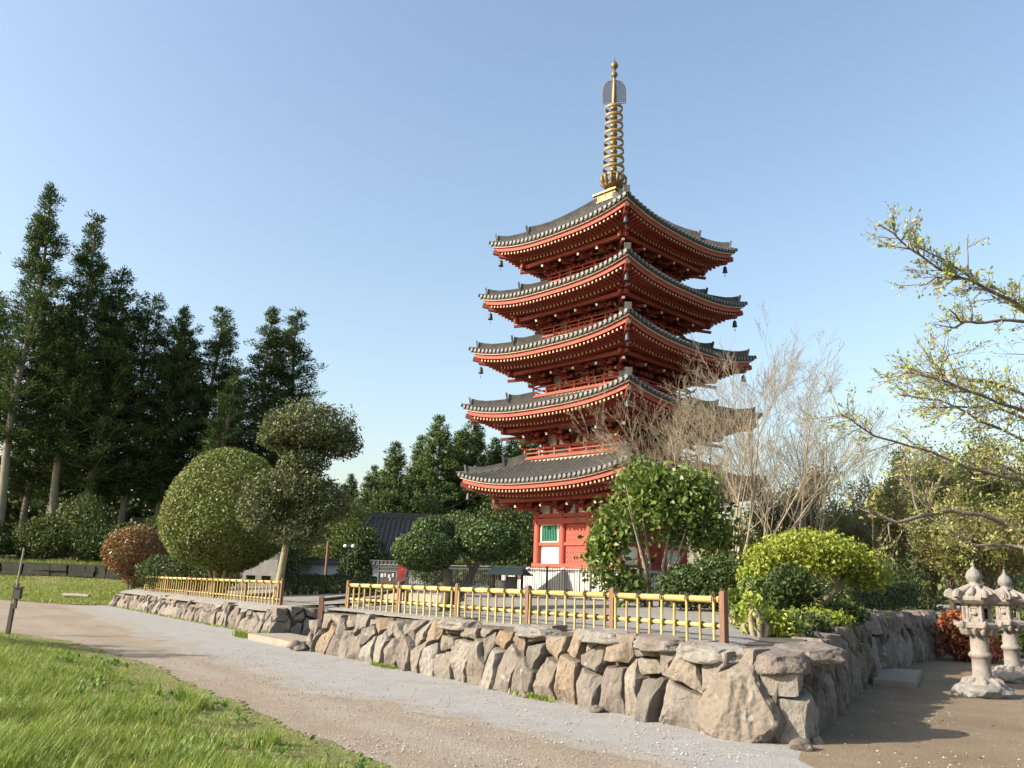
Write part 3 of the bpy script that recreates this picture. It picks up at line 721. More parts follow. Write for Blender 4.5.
        e=Vector(pts[-1]); dv=Vector(D(1,0)).normalized(); m.beam(e-Vector((0,0,.06)),e+dv*.10+Vector((0,0,.50)),.32,.09,1,tuple(dv))
        m.build('hip_ridge',[M['tile'],M['tile']],roof)
        m=PB(); r2=E_*.945
        pts=[D(rr+(r2-rr)*t/5,zr(0,rr+(r2-rr)*t/5)+lift(rr+(r2-rr)*t/5)*.98+.02) for t in range(6)]
        m.sweep(pts,.20,[.22]*4+[.26,.33]); m.sweep(pts,.26,[.08]*6)
        e=Vector(pts[-1]); m.beam(e-Vector((0,0,.05)),e+dv*.09+Vector((0,0,.37)),.26,.08,1,tuple(dv))
        pe=[D(r2+(E_+.06-r2)*t/3,zr(0,min(r2+(E_+.06-r2)*t/3,E_))+lift(E_)*(.86+.15*t/3)+.04) for t in range(4)]
        m.tube(pe,.085,8)
        m.build('ridge_tail',[M['tile'],M['tile_end']],roof)
        m=PB(); bx,by,bz=D(E_-.36,zc-.56+lift(E_)-.13)
        m.tube([(bx,by,bz),(bx,by,bz-.13)],.012,5); m.lathe([(.03,-.12),(.075,-.15),(.09,-.24),(.10,-.36),(.125,-.41)],(bx,by,bz),10)
        m.tube([(bx,by,bz-.4),(bx,by,bz-.53)],.008,4); m.box((bx,by,bz-.57),(.10,.015,.09),0,k*1.57+.78)
        m.build('wind_bell',M['dark_metal'],roof)
    # ---- balcony of the storey above
    if i<4:
        h=th+.13; fz=ST5[i+1][4]; m=PB(); m.box((0,0,fz-.10),(2*h-.16,2*h-.16,.20))
        bal=m.build('balcony',M['cream'],pg)
        m=PB()
        for k in range(4): sidebox(m,k,0,h-.06,fz+.03,2*h+.02,.14,.07)
        m.build('floor_edge',M['red'],bal)
        for k in range(4):
            m=PB(); n=6
            for q in range(n): 
                a=-h+.08+(2*h-.16)*q/n; sidebox(m,k,a,h-.08,fz+.24,.07,.07,.40)
            for z,t_ in ((fz+.10,.06),(fz+.27,.045)): sidebox(m,k,0,h-.08,z,2*h-.02,.055,t_)
            pts=[rot4(k,a,h-.08,fz+.445+.11*max(0,(abs(a)-h+.12)/.3)**1.5) for a in np.linspace(-h-.22,h+.22,15)]
            m.tube(pts,.035,7)
            for a in (-h-.22,h+.22): sidebox(m,k,a,h-.08,fz+.445+.11*(.34/.3)**1.5,.05,.085,.085,1)
            m.build('railing',[M['red'],M['gold']],bal)
# ---- spire
m=PB(); m.box((0,0,19.42),(1.22,1.22,.40)); m.box((0,0,19.65),(1.40,1.40,.09)); m.box((0,0,19.24),(1.34,1.34,.08))
for k in range(4):
    for a in (-.4,0,.4): sidebox(m,k,a,.62,19.42,.05,.03,.32)
spire=m.build('finial',M['gold'],pg)
m=PB(); m.lathe([(.46,19.69),(.45,19.80),(.38,19.94),(.24,20.04)],n=20); m.build('inverted_bowl',M['gold'],spire)
m=PB()
m.lathe([(.22,20.02),(.42,20.08),(.50,20.2),(.47,20.3),(.30,20.32)],n=20)
for t in range(12):
    a=t*math.pi/6; c,s_=math.cos(a),math.sin(a)
    pts=[(.40*c,.40*s_,20.16),(.56*c,.56*s_,20.34),(.58*c,.58*s_,20.55),(.48*c,.48*s_,20.78)]
    m.tube(pts,[.07,.10,.075,.012],6)
m.build('lotus_bowl',M['bronze'],spire)
m=PB(); m.lathe([(.13,20.0),(.13,24.2),(.11,24.9),(.085,25.5),(.06,25.95)],n=12); m.build('shaft',M['gold'],spire)
for q in range(9):
    z=20.62+.455*q; r=.53-.014*q; m=PB()
    m.lathe([(r-.03,z-.085),(r-.005,z-.08),(r+.012,z),(r-.005,z+.08),(r-.03,z+.085),(r-.05,z),(r-.03,z-.085)],n=24,caps=False)
    for t in range(4):
        a=t*math.pi/2+.35; m.beam((.1*math.cos(a),.1*math.sin(a),z-.0),((r-.02)*math.cos(a),(r-.02)*math.sin(a),z),.035,.03)
    m.lathe([(.15,z-.18),(.17,z-.05),(.15,z+.1)],n=12)
    m.build('ring',M['gold'],spire)
for k in range(4):
    m=PB(); a=k*math.pi/2+.684; c,s_=math.cos(a),math.sin(a)
    def Q(r,z): return (r*c,r*s_,z)
    z0,z1=24.55,25.85
    def edge(z): 
        t=(z-z0)/(z1-z0); return .56*math.sqrt(max(0,1-max(0,(t-.45)/.55)**2.2))
    m.tube([Q(edge(z0+(z1-z0)*t/10),z0+(z1-z0)*t/10) for t in range(11)],.018,5); m.tube([Q(.1,z0),Q(.56,z0)],.02,5)
    for q in range(1,12):
        z=z0+(z1-z0)*q/12
        if edge(z)>.16: 
            n=max(2,int((edge(z)-.1)/.11)); pts=[Q(.09+(edge(z)-.09)*t/n,z+(.045 if t%2 else -.045)) for t in range(n+1)]; m.tube(pts,.019,4)
            pts=[Q(.09+(edge(z)-.09)*t/n,z-(.045 if t%2 else -.045)) for t in range(n+1)]; m.tube(pts,.019,4)
    m.build('flame_plate',M['bronze'],spire)
m=PB(); m.lathe([(.02,25.9),(.12,26.0),(.17,26.12),(.12,26.24),(.05,26.30)],n=14); m.build('dragon_ball',M['bronze'],spire)
m=PB(); m.lathe([(.05,26.28),(.07,26.42),(.15,26.50),(.19,26.62),(.13,26.76),(.04,26.86),(.012,27.12)],n=14); m.build('jewel',M['bronze'],spire)

# ------------------------------------------------------------------ stone lanterns
def stone_lantern(loc,rz,label):
    root=empty('stone_lantern',loc,rz,label,'stone lantern','stone lanterns on the dirt yard')
    bm=bmesh.new(); bmesh.ops.create_icosphere(bm,subdivisions=4,radius=.5)
    for v in bm.verts:
        n=noise.noise(v.co*2.6+Vector((loc[0],3,0)))+.5*noise.noise(v.co*6); v.co*=1+.28*n; v.co.x*=1.25; v.co.z=min(v.co.z*.5,.17+.02*n)
    me=bpy.data.meshes.new('rock_base'); bm.to_mesh(me); bm.free(); me.materials.append(M['rockbase']); link('rock_base',me,root,(0,0,.06))
    def L(name,prof,n=20,rot=0.,smooth=True): m=MB(); m.lathe(prof,n=n,rot=rot,smooth=smooth); return m
    m=L('b',[(.36,.14),(.38,.20),(.36,.25),(.27,.29),(.22,.33)],24)
    for k in range(8): a=k*math.pi/4; m.tube([(.2*math.cos(a),.2*math.sin(a),.31),(.31*math.cos(a),.31*math.sin(a),.25),(.39*math.cos(a),.39*math.sin(a),.17)],[.05,.09,.05],8)
    m.build('plinth',M['lantern'],root)
    L('s',[(.20,.30),(.195,.34),(.175,.38),(.172,.66),(.182,.67),(.215,.70),(.222,.725),(.215,.75),(.182,.78),(.172,.79),(.17,1.05),(.19,1.09)],28).build('shaft',M['lantern'],root)
    m=L('d',[(.18,1.08),(.23,1.10),(.30,1.17),(.33,1.20)],24)
    for k in range(12): a=k*math.pi/6; m.tube([(.20*math.cos(a),.20*math.sin(a),1.09),(.29*math.cos(a),.29*math.sin(a),1.13),(.34*math.cos(a),.34*math.sin(a),1.20)],[.035,.06,.03],7)
    m.lathe([(.37,1.195),(.40,1.21),(.40,1.27),(.36,1.30),(.25,1.315)],n=6,smooth=False)
    for k in range(6): a=k*math.pi/3; m.tube([(.34*math.cos(a),.34*math.sin(a),1.25),(.42*math.cos(a),.42*math.sin(a),1.27),(.43*math.cos(a),.43*math.sin(a),1.33)],[.05,.05,.03],6)
    m.build('platform',M['lantern'],root)
    m=MB(); hz0,hz1=1.31,1.62; r=.245
    for k in range(6):
        a=k*math.pi/3; a2=a+math.pi/3; m.tube([(r*math.cos(a),r*math.sin(a),hz0),(r*math.cos(a),r*math.sin(a),hz1)],.035,6)
        mx,my=(math.cos(a)+math.cos(a2))/2*r,(math.sin(a)+math.sin(a2))/2*r; am=a+math.pi/6
        for zz in (hz0+.03,hz1-.03): m.box((mx,my,zz),(.04,.25,.06),0,am)
        for sd in (-1,1): m.box((mx-sd*.09*math.sin(am),my+sd*.09*math.cos(am),(hz0+hz1)/2),(.04,.05,.30),0,am)
        if k%2: m.box((mx*.93,my*.93,(hz0+hz1)/2),(.03,.16,.26),0,am); m.lathe([(.06,-.02),(.07,.0),(.05,.02),(.02,.03)],(mx*1.02,my*1.02,(hz0+hz1)/2),10)
    m.lathe([(.12,hz0),(.12,hz1)],n=6); m.build('fire_box',M['lantern'],root)
    m=MB(); m.lathe([(.26,1.615),(.38,1.64),(.47,1.70),(.475,1.745),(.40,1.80),(.28,1.88),(.17,1.93),(.12,1.95)],n=6,smooth=False)
    for k in range(6):
        a=k*math.pi/3; c,s_=math.cos(a),math.sin(a)
        m.tube([(.14*c,.14*s_,1.94),(.30*c,.30*s_,1.865),(.42*c,.42*s_,1.80)],[.045,.05,.055],8)
        cx_,cz_=.47,1.795; pts=[]; rad=[]
        for q in range(10):
            t=-.5+q*.62; rr=.085*(1-q*.075); pts.append(((cx_+rr*math.cos(t)*.9)*c,(cx_+rr*math.cos(t)*.9)*s_,cz_+rr*math.sin(t))); rad.append(.058-.003*q)
        m.tube(pts,rad,8); m.tube([((cx_)*c-.07*s_,(cx_)*s_+.07*c,cz_),((cx_)*c+.07*s_,(cx_)*s_-.07*c,cz_)],.075,12)
        a+=math.pi/6; c,s_=math.cos(a),math.sin(a); m.tube([(.2*c,.2*s_,1.90),(.32*c,.32*s_,1.83),(.40*c,.40*s_,1.78)],[.05,.075,.05],8)
    m.build('cap',M['lantern'],root)
    root.scale=(.89,.89,.985)
    L('f',[(.16,1.94),(.17,1.97),(.13,1.99),(.10,2.0),(.10,2.03),(.14,2.06),(.16,2.12),(.14,2.19),(.10,2.245),(.05,2.275),(.035,2.31),(.012,2.40)],20).build('finial',M['rockbase'],root)
stone_lantern((8.62,15.97,0),.35,'nearer stone lantern, pale pinkish with a curled cap on a rock base')
stone_lantern((10.93,19.0,0),.1,'farther stone lantern, half hidden behind the nearer one at the photo edge')

# ------------------------------------------------------------------ small built things
root=empty('signpost',(-12.28,22.05,0),0,'leaning dark timber post with a small box at the grass edge','post')
m=MB(); m.beam((0,0,-.1),(.03,0,1.25),.085,.085,0,(0,1,0)); m.build('post',M['darkwood'],root)
m=MB(); m.tube([(.05,-.05,.75),(.09,-.05,2.12)],[.028,.022],7); m.build('pole',M['greywood'],root)
m=MB(); m.box((.13,-.07,1.0),(.16,.12,.26)); m.box((.13,-.07,1.15),(.2,.16,.03)); m.box((.10,-.06,.76),(.07,.07,.25)); m.build('box',M['darkwood'],root)
for x,y,h,lab in ((-27.3,45.5,1.0,'short grey stake standing alone on the lawn'),(-29.9,47,1.1,'grey stake on the lawn at the photo edge')):
    m=MB(); z=zfar(x,y); m.tube([(0,0,-.1),(.01,0,h*.5),(.02,0,h)],[.07,.065,.06],8); m.tube([(.02,0,h),(.02,0,h+.02)],[.06,.03],8)
    o=m.build('stake',M['greywood'],None,(x,y,z)); tag(o,lab,'stake','stakes on the lawn')
m=MB(); m.tube([(-.75,0,.1),(0,.03,.11),(.75,-.02,.10)],[.10,.095,.085],9); m.box((-.6,0,.0),(.1,.3,.1)); m.box((.6,0,.0),(.1,.3,.1))
o=m.build('log',M['greywood'],None,(-22.0,45.2,zfar(-22,45.2)+.02),-.15); tag(o,'bleached log lying on the lawn by the bronze bush','log')
# low dark wall at the back of the lawn
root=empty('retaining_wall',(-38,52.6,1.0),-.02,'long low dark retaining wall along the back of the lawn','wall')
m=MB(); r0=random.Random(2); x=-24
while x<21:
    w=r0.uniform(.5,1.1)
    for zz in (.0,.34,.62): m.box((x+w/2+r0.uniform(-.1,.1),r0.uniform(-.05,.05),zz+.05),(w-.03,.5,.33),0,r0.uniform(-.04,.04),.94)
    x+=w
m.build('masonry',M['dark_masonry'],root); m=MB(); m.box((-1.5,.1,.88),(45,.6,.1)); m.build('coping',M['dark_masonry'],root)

def iron_fence(p0,p1,label):
    d=Vector((p1[0]-p0[0],p1[1]-p0[1],0)); L=d.length; zg=min(zt(*p0),zt(*p1)); root=empty('iron_fence',(*p0,zg),math.atan2(d.y,d.x),label,'iron fence','iron fences round the pagoda')
    n=round(L/2.1)
    for k in range(n+1):
        m=MB(); m.box((L*k/n,0,.5),(.06,.06,1.10)); m.box((L*k/n,0,1.06),(.08,.08,.03)); m.build('post',M['dark_metal'],root)
    for k in range(n):
        a,b=L*k/n+.03,L*(k+1)/n-.03; m=MB()
        for z in (.12,.94): m.box(((a+b)/2,0,z),(b-a,.03,.04))
        q=int((b-a)/.115)
        for t in range(1,q): m.box((a+(b-a)*t/q,0,.54),(.016,.016,.98))
        m.build('bar_panel',M['dark_metal'],root)
        m=MB(); m.box(((a+b)/2,0,1.045),(b-a,.045,.022)); m.build('top_rail',M['grey_metal'],root)
iron_fence((-5.5,38.0),(4.27,27.8),'dark iron bar fence in front of the pagoda steps')
iron_fence((4.35,27.85),(14.4,37.4),'dark iron bar fence behind the bare tree')
# roofed stand by the steps
root=empty('roofed_stand',(.1,30.2,zt(.1,30.2)),-.35,'small roofed stand with a green sheet roof left of the pagoda','stand')
for x in (-.42,.42):
    for y in (-.3,.3): m=MB(); m.box((x,y,.36),(.07,.07,.78)); m.build('post',M['darkwood'],root)
m=MB(); m.box((.12,0,.42),(.30,.30,.5)); m.box((.12,0,.14),(.4,.4,.1)); m.build('cabinet',M['dark_metal'],root)
m=MB(); m.lathe([(.12,.1),(.20,.22),(.24,.40),(.21,.5),(.23,.54)],(-.22,0,0),14); m.box((-.22,0,.06),(.4,.4,.12)); m.build('incense_urn',M['stonegrey'],root)
m=MB(); vs=[];fs=[]
for x in (-.72,.72):
    for y,z in ((-.62,.76),(-.3,.85),(0,.99),(.3,.85),(.62,.76),(.62,.72),(0,.93),(-.62,.72)): vs.append((x*(1.0 if abs(y)>.4 else .8),y,z))
fs=[(0,1,2,6,7),(2,3,4,5,6)]+[tuple(i+8 for i in f[::-1]) for f in ((0,1,2,6,7),(2,3,4,5,6))]
for i in range(8): fs.append((i,i+8,(i+1)%8+8,(i+1)%8))
m.add(vs,fs); m.beam((-.62,0,1.0),(.62,0,1.0),.1,.08); m.beam((-.66,0,1.03),(-.52,0,1.0),.1,.1); m.beam((.52,0,1.0),(.68,0,1.06),.1,.1); m.build('roof',M['roof_green'],root)
root=empty('hose_box',(-3.55,30,zt(-3.55,30)),-.3,'slim bright red stand box behind the left end of the nearer bamboo fence','fire box')
m=MB(); m.box((0,0,.76),(.2,.2,.5)); m.box((0,0,1.025),(.26,.24,.03)); m.build('cabinet',M['redpaint'],root)
m=MB(); m.box((0,0,.2),(.12,.1,.46)); m.build('leg',M['redpaint'],root); m=MB(); m.box((0,-.105,.62),(.18,.012,.3)); m.box((.06,-.118,.62),(.02,.02,.06)); m.build('door',M['redpaint'],root)
root=empty('notice_frame',(-4.12,30.6,zt(-4.12,30.6)),-.2,'grey metal notice frame with small pale cards by the red box','notice board')
m=MB()
for x in (-.34,.34): m.box((x,0,.42),(.04,.04,.84))
for z in (.83,.15): m.box((0,0,z),(.72,.04,.04))
m.build('frame',M['grey_metal'],root); m=MB(); m.box((0,.01,.5),(.64,.02,.62)); m.build('panel',M['darkwood'],root)
m=MB()
for x,z,w in ((-.2,.68,.1),(-.08,.70,.06),(.06,.66,.08),(.2,.7,.07),(.1,.56,.06)): m.box((x,-.008,z),(w,.012,.13))
m.build('cards',M['pl_blue'],root)
# memorial stone with two dark openings
root=empty('stone_monument',(-11.7,41.6,zt(-11.7,41.6)),.1,'grey stone monument with two dark openings, in the shade of the domed tree','monument')
m=MB(); m.box((0,.1,1.05),(1.7,.6,1.1),0,0,.97); m.box((0,.1,.06),(2.3,1.,.2)); m.box((0,.1,1.63),(1.9,.8,.12),0,0,.9)
for x in (-.72,0,.72): m.box((x,.1,.33),(.28,.6,.42))
m.build('slab',M['stonegrey'],root); m=MB(); m.box((0,.2,.33),(1.5,.35,.40)); m.build('recess',M['dark_metal'],root)
# brown pole, lamp, wall, houses
m=MB(); m.tube([(0,0,-.2),(0,0,2.2)],[.075,.07],8); m.lathe([(.085,2.2),(.06,2.25),(.0,2.27)],n=8); m.tube([(0,0,.4),(.0,0,.46)],.085,8)
tag(m.build('pole',M['post'],None,(-9.25,45,zt(-9.25,45))),'red brown timber pole in front of the white wall','pole')
root=empty('garden_lamp',(-8.15,45,zt(-8.15,45)),0,'twin headed white garden lamp above the left hedge','lamp')
m=MB(); m.tube([(0,0,-.1),(0,0,2.1)],.03,7); m.tube([(-.2,0,2.05),(0,0,2.12),(.2,0,2.05)],.02,6); m.build('pole',M['dark_metal'],root)
for x in (-.2,.2): m=MB(); m.lathe([(.03,2.13),(.09,2.09),(.10,2.03),(.06,1.98),(.03,1.97)],(x,0,0),12); m.build('lamp_head',M['whitepaint'],root)
root=empty('plaster_wall',(-8.4,55,1.35),.02,'shade-toned white plaster garden wall with a tiled cap behind the hedge','wall')
m=MB(); m.box((0,0,.55),(9.5,.3,1.3)); m.build('panel',M['pl_blue'],root); m=MB(); m.box((0,0,.0),(9.6,.4,.3)); m.build('footing',M['rockbase'],root)
m=MB(); vs=[(x,y,z) for x in (-4.9,4.9) for y,z in ((-.38,1.18),(0,1.42),(.38,1.18),(.38,1.12),(-.38,1.12))]
m.add(vs,[(0,1,2,3,4),(9,8,7,6,5)]+[(i,i+5,(i+1)%5+5,(i+1)%5) for i in range(5)])
for k in range(40): x=-4.8+k*.246; m.beam((x,-.39,1.21),(x,0,1.45),.09,.06)
m.tube([(-4.9,0,1.46),(4.9,0,1.46)],.07,8); m.build('cap',M['tile'],root)
def tiled_house(name,loc,rz,w,d,hw,hr,label,wallm,roofm):
    root=empty(name,loc,rz,label,'house'); m=MB(); m.box((0,0,hw/2),(w-1.6,d-1.6,hw)); wl=m.build('wall',wallm,root)
    for x in (-w*.25,0,w*.25):
        m=MB(); m.box((x,-(d-1.6)/2-.02,hw*.5),(w*.14,.08,hw*.6)); m.build('window',M['dark_metal'],wl)
    m=MB(); N=10; rl=w*.28
    def rz_(t): return hw+hr*(.7*t+.3*t*t)
    for sy in (-1,1):
        vs=[];fs=[]
        for b in range(N+1):
            t=b/N; y=sy*(d/2)*(1-t); xw=w/2+(rl-w/2)*t
            for a in (-1,1): vs.append((a*xw,y,rz_(t)))
        for b in range(N): fs.append((b*2,b*2+1,b*2+3,b*2+2))
        m.add(vs,fs)
        n=int(w/.35)
        for q in range(n):
            x=-w/2+w*(q+.5)/n; tm=1. if abs(x)<rl else (w/2-abs(x))/(w/2-rl)
            if tm<.08: continue
            m.tube([(x,sy*(d/2+.05)*(1-tm*k/4),rz_(tm*k/4)+.04) for k in range(5)],.075,5)
    for sx in (-1,1):
        vs=[];fs=[]
        for b in range(N+1):
            t=b/N; x=sx*(w/2+(rl-w/2)*t); y=(d/2)*(1-t)
            for a in (-1,1): vs.append((x,a*y,rz_(t)))
        for b in range(N): fs.append((b*2,b*2+1,b*2+3,b*2+2))
        m.add(vs,fs)
        n=int(d/.35)
        for q in range(n):
            y=-d/2+d*(q+.5)/n; tm=1-abs(y)/(d/2)
            if tm<.08: continue
            m.tube([(sx*(w/2+(rl-w/2)*tm*k/4+.05*(1-k/4)),y,rz_(tm*k/4)+.04) for k in range(5)],.075,5)
        for sy in (-1,1): m.tube([(sx*(w/2+(rl-w/2)*t),sy*d/2*(1-t),rz_(t)+.08) for t in np.linspace(0,1,7)],.14,6)
    m.box((0,0,hw+.02),(w-.1,d-.1,.10)); rf=m.build('roof',roofm,root)
    m=MB(); m.beam((-rl-.15,0,hw+hr+.12),(rl+.15,0,hw+hr+.12),.34,.42); m.build('ridge',roofm,rf)
tiled_house('tiled_house',(-6.6,65,1.3),.0,12.5,9,1.7,3.3,'dark tiled house roof rising behind the topiary and the white wall',M['pl_blue'],M['tile'])
tiled_house('shed',(-27.0,66,2.4),.3,5,4,1.9,1.0,'small shed with a pale roof deep among the cedar trunks',M['darkwood'],M['greywood'])
tiled_house('shed',(20.6,33.5,0),.4,4.6,4,1.7,.7,'low shed with a pale grey roof behind the stone lanterns',M['pl_blue'],M['tile_end'])

# ------------------------------------------------------------------ plants
def wob(p,s): return Vector((noise.noise(p*s),noise.noise(p*s+Vector((7,3,1))),noise.noise(p*s+Vector((2,9,5)))))
def grow(mb,p,d,L,r,lv,tips,kids=(5,5,4),spread=.55,up=.15,lenf=(.45,.75),rnd=random,seg=5,sides=6,rmin=.004,start=.3):
    p=Vector(p); d=Vector(d).normalized(); pts=[p.copy()]; rad=[r]; dirs=[d.copy()]
    for k in range(seg):
        d=(d+Vector((rnd.gauss(0,.10),rnd.gauss(0,.10),rnd.gauss(0,.06)+up*.25))).normalized(); p=p+d*L/seg; pts.append(p.copy()); dirs.append(d.copy()); rad.append(max(rmin*.7,r*(1-.72*(k+1)/seg)))
    mb.tube(pts,rad,sides if lv>1 else (4 if lv==1 else 3),0,False)
    if lv<=1: tips.append((pts,dirs))
    if lv==0: return
    n=kids[len(kids)-lv] if lv<=len(kids) else kids[0]
    for k in range(n):
        t=start+(1-start)*(k+rnd.uniform(.1,.9))/n; i=min(int(t*seg),seg-1); f=t*seg-i; q=pts[i].lerp(pts[i+1],f); dd=dirs[i]
        ax=Vector((rnd.gauss(0,1),rnd.gauss(0,1),rnd.gauss(0,.5))); ax=(ax-dd*ax.dot(dd)).normalized(); a=spread*rnd.uniform(.6,1.35)
        grow(mb,q,dd*math.cos(a)+ax*math.sin(a)+Vector((0,0,up)),L*rnd.uniform(*lenf)*(1.15-.5*t),max(rmin,r*(1-.72*t)*rnd.uniform(.36,.6)),lv-1,tips,kids,spread,up,lenf,rnd,max(2,seg-1),sides,rmin,.2)
def tip_leaves(tips,per,jit,keep=1.):
    C=[];N=[];T=[]
    for pts,dirs in tips:
        for k in range(per):
            if random.random()>keep: continue
            t=random.uniform(.25,1.)*(len(pts)-1); i=min(int(t),len(pts)-2); q=pts[i].lerp(pts[i+1],t-i)
            C.append((q.x+random.gauss(0,jit),q.y+random.gauss(0,jit),q.z+random.gauss(0,jit))); T.append(tuple(dirs[i]))
    return np.array(C),unit(len(C)),np.array(T)+unit(len(C))*.7
def crown(ells,n,inner=.6,namp=.15,ns=1.0,flat=None):
    """points through the volume of lumpy ellipsoids, thicker near the outside"""
    vol=np.array([e[3]*e[4]*e[5] for e in ells])**.75; cnt=(n*vol/vol.sum()).astype(int); C=[];N=[]
    for e,k in zip(ells,cnt):
        d=unit(k); rr=rng.uniform(inner**2,1,k)**.5
        for j in range(k):
            w=1+namp*noise.noise(Vector(d[j]*2.2*ns)+Vector(e[:3])*.7)+namp*.7*noise.noise(Vector(d[j]*5.5*ns)+Vector(e[:3]))
            q=d[j]*rr[j]*w; C.append((e[0]+q[0]*e[3],e[1]+q[1]*e[4],e[2]+q[2]*(e[5] if q[2]>0 else e[5]*(e[6] if len(e)>6 else 1))))
        N.append(d/np.array(e[3:6])*np.mean(e[3:6]))
    return np.array(C),np.concatenate(N)
def stems(root,base_pts,mat,name='trunk'):
    m=MB()
    for pts,rad in base_pts: m.tube(pts,rad,8)
    return m.build(name,mat,root)
def bush(name,loc,ells,n,size,asp,mat,label,cat,group=None,tr=None,inner=.6,namp=.15,rand=.55,bark='bark',T=None,fill=.25,ns=1.):
    """ells are relative to loc"""
    root=empty(name,loc,0,label,cat,group)
    if tr is None: 
        tr=[]; zc=min(e[2] for e in ells)
        for k in range(5):
            e=random.choice(ells); a=random.uniform(0,6.28); tr.append(([(.12*math.cos(a),.12*math.sin(a),-.1),(.2*math.cos(a)+e[0]*.4,.2*math.sin(a)+e[1]*.4,e[2]*.5),(e[0]+.3*e[3]*math.cos(a),e[1]+.3*e[4]*math.sin(a),e[2])],[.05,.04,.015]))
    stems(root,tr,M[bark])
    C,N=crown(ells,n,inner,namp,ns); N=N*(1-rand)+unit(len(N))*rand*1.2
    if fill:
        C2,N2=crown(ells,int(n*fill),.25,namp,ns); C=np.concatenate([C,C2*1.0]); N=np.concatenate([N,unit(len(N2))])
    leaves('crown',C,N,size,asp,M[mat],root,None,.25)
    return root

# tall cedars at the left: three built, the rest copied
def cedar(H,Rm,base,seed,mat,label,loc,nw=34,nb=6,nl=30,lsz=.30,power=.85,clr=.68):
    rnd=random.Random(seed); root=empty('cedar_tree',loc,0,label,'cedar tree','tall cedars behind the lawn'); m=MB()
    tr=[];rad=[]
    for k in range(12): z=H*k/11; tr.append((.15*math.sin(k*.9+seed),.15*math.cos(k*.7),z-.3)); rad.append(.29*(1-k/11.5)**.8+.015)
    m.tube(tr,rad,9); C=[];N=[];T=[]
    for w in range(nw):
        f=(w+rnd.uniform(-.3,.3))/nw; z=H*base+(H*(1-base))*f; Rr=Rm*min(1.,(1-f)**power*1.12+.03)*(1 if f>.12 else .6+f*3.3)
        for b in range(nb if f<.85 else 4):
            a=rnd.uniform(0,6.283); L=Rr*rnd.choice((.55,.8,.95,1.05,1.25))*rnd.uniform(.85,1.1); el=rnd.uniform(-.12,.30)+.3*f
            dx=Vector((math.cos(a)*math.cos(el),math.sin(a)*math.cos(el),math.sin(el))); k0=min(int((z+.3)/H*11),10); st=Vector(tr[k0]).lerp(Vector(tr[k0+1]),(z+.3)/H*11-k0); e=st+dx*L+Vector((0,0,.10*L))
            m.tube([st,st.lerp(e,.5)-Vector((0,0,.06*L)),e],[.05*(1.1-f),.03,.012],4,0,False)
            for c in range(1 if L<.7 else (2 if L<1.8 else 3)):
                t=1-.33*c*rnd.uniform(.8,1.2); q=st.lerp(e,t)+Vector((rnd.gauss(0,.12),rnd.gauss(0,.12),rnd.gauss(0,.1))); cr=clr*rnd.uniform(.7,1.2)*(1-.35*f)
                u=unit(nl); r_=rng.uniform(.3,1,nl)[:,None]
                P=np.array(q)+u*r_*np.array((cr,cr,cr*.8)); C.append(P); N.append(unit(nl)); T.append(u+np.array(dx)*.5+np.array((0,0,.6)))
    for k in range(int(18)):   # leader tuft
        P=np.array(tr[-1])+np.array((0,0,.2-.09*k))+unit(6)*.03*(1+k); C.append(P); N.append(unit(6)); T.append(unit(6)*.5+np.array((0,0,1.)))
    m.build('trunk',M['bark_cedar'],root); leaves('crown',np.concatenate(C),np.concatenate(N),lsz,.30,M[mat],root,np.concatenate(T))
    return root
CG='tall cedars behind the lawn'
A=cedar(25.6,2.85,.30,1,'lf_cedar','tallest cedar of the grove, a dark spire with its bare pale trunk nearest the post',(-32.5,55,2.2),38,7,58,.23)
B=cedar(24.2,2.6,.28,2,'lf_cedar','second tallest dark cedar, just right of the tallest spire',(-30.1,57,2.3),36,7,58,.23,power=.7)
Cc=cedar(20.4,3.15,.24,3,'lf_cedar','dark cedar with the broad blunt top right of the two spires',(-28.3,58,2.3),32,8,58,.23,power=.62)
for src,x,y,sc,rz,lab in ((Cc,-26.7,60,.95,1.2,'dark cedar fourth from the tall spire, its top leaning slightly'),(Cc,-24.6,60.5,.915,2.6,'dark cedar fifth from the tall spire, low blunt top'),
    (B,-22.4,62,(.95,.95,.80),4.,'lone dark cedar with a ragged top before the gap of sky'),(A,-18.4,62,(1.0,1.0,.755),2.,'slim cedar left in the pair beyond the domed tree'),(B,-16.9,64,(1.05,1.05,.82),.7,'slim cedar right in the pair beyond the domed tree'),
    (A,-37.2,56,.86,3.3,'dark cedar cut by the photo edge, left of the tallest spire')):
    dup(src,(x,y,2.2),rz,sc,lab)
for src,x,y,sc,rz in ((Cc,-33.5,60,.9,.5),(Cc,-29.8,62,.88,2.),(Cc,-26.0,65,.86,4.4),(Cc,-38.5,60,.95,5.),(Cc,-35,66,.9,1.),(Cc,-22.6,67,.78,3.)):
    dup(src,(x,y,2.2),rz,sc,'dark cedar packed into the back rows of the grove')
D_=cedar(13.2,2.2,.12,5,'lf_cedar_mid','young bright green cedar in front of the slim pair',(-19.6,58,2.2),26,7,54,.21,clr=.55); 
E1=cedar(15.0,2.9,.08,6,'lf_cedar_mid','sunlit pointed conifer standing right of the gap, behind the topiary',(-6.4,75,1.3),30,8,58,.25,clr=.62); E1['group']='conifers beyond the tiled house'
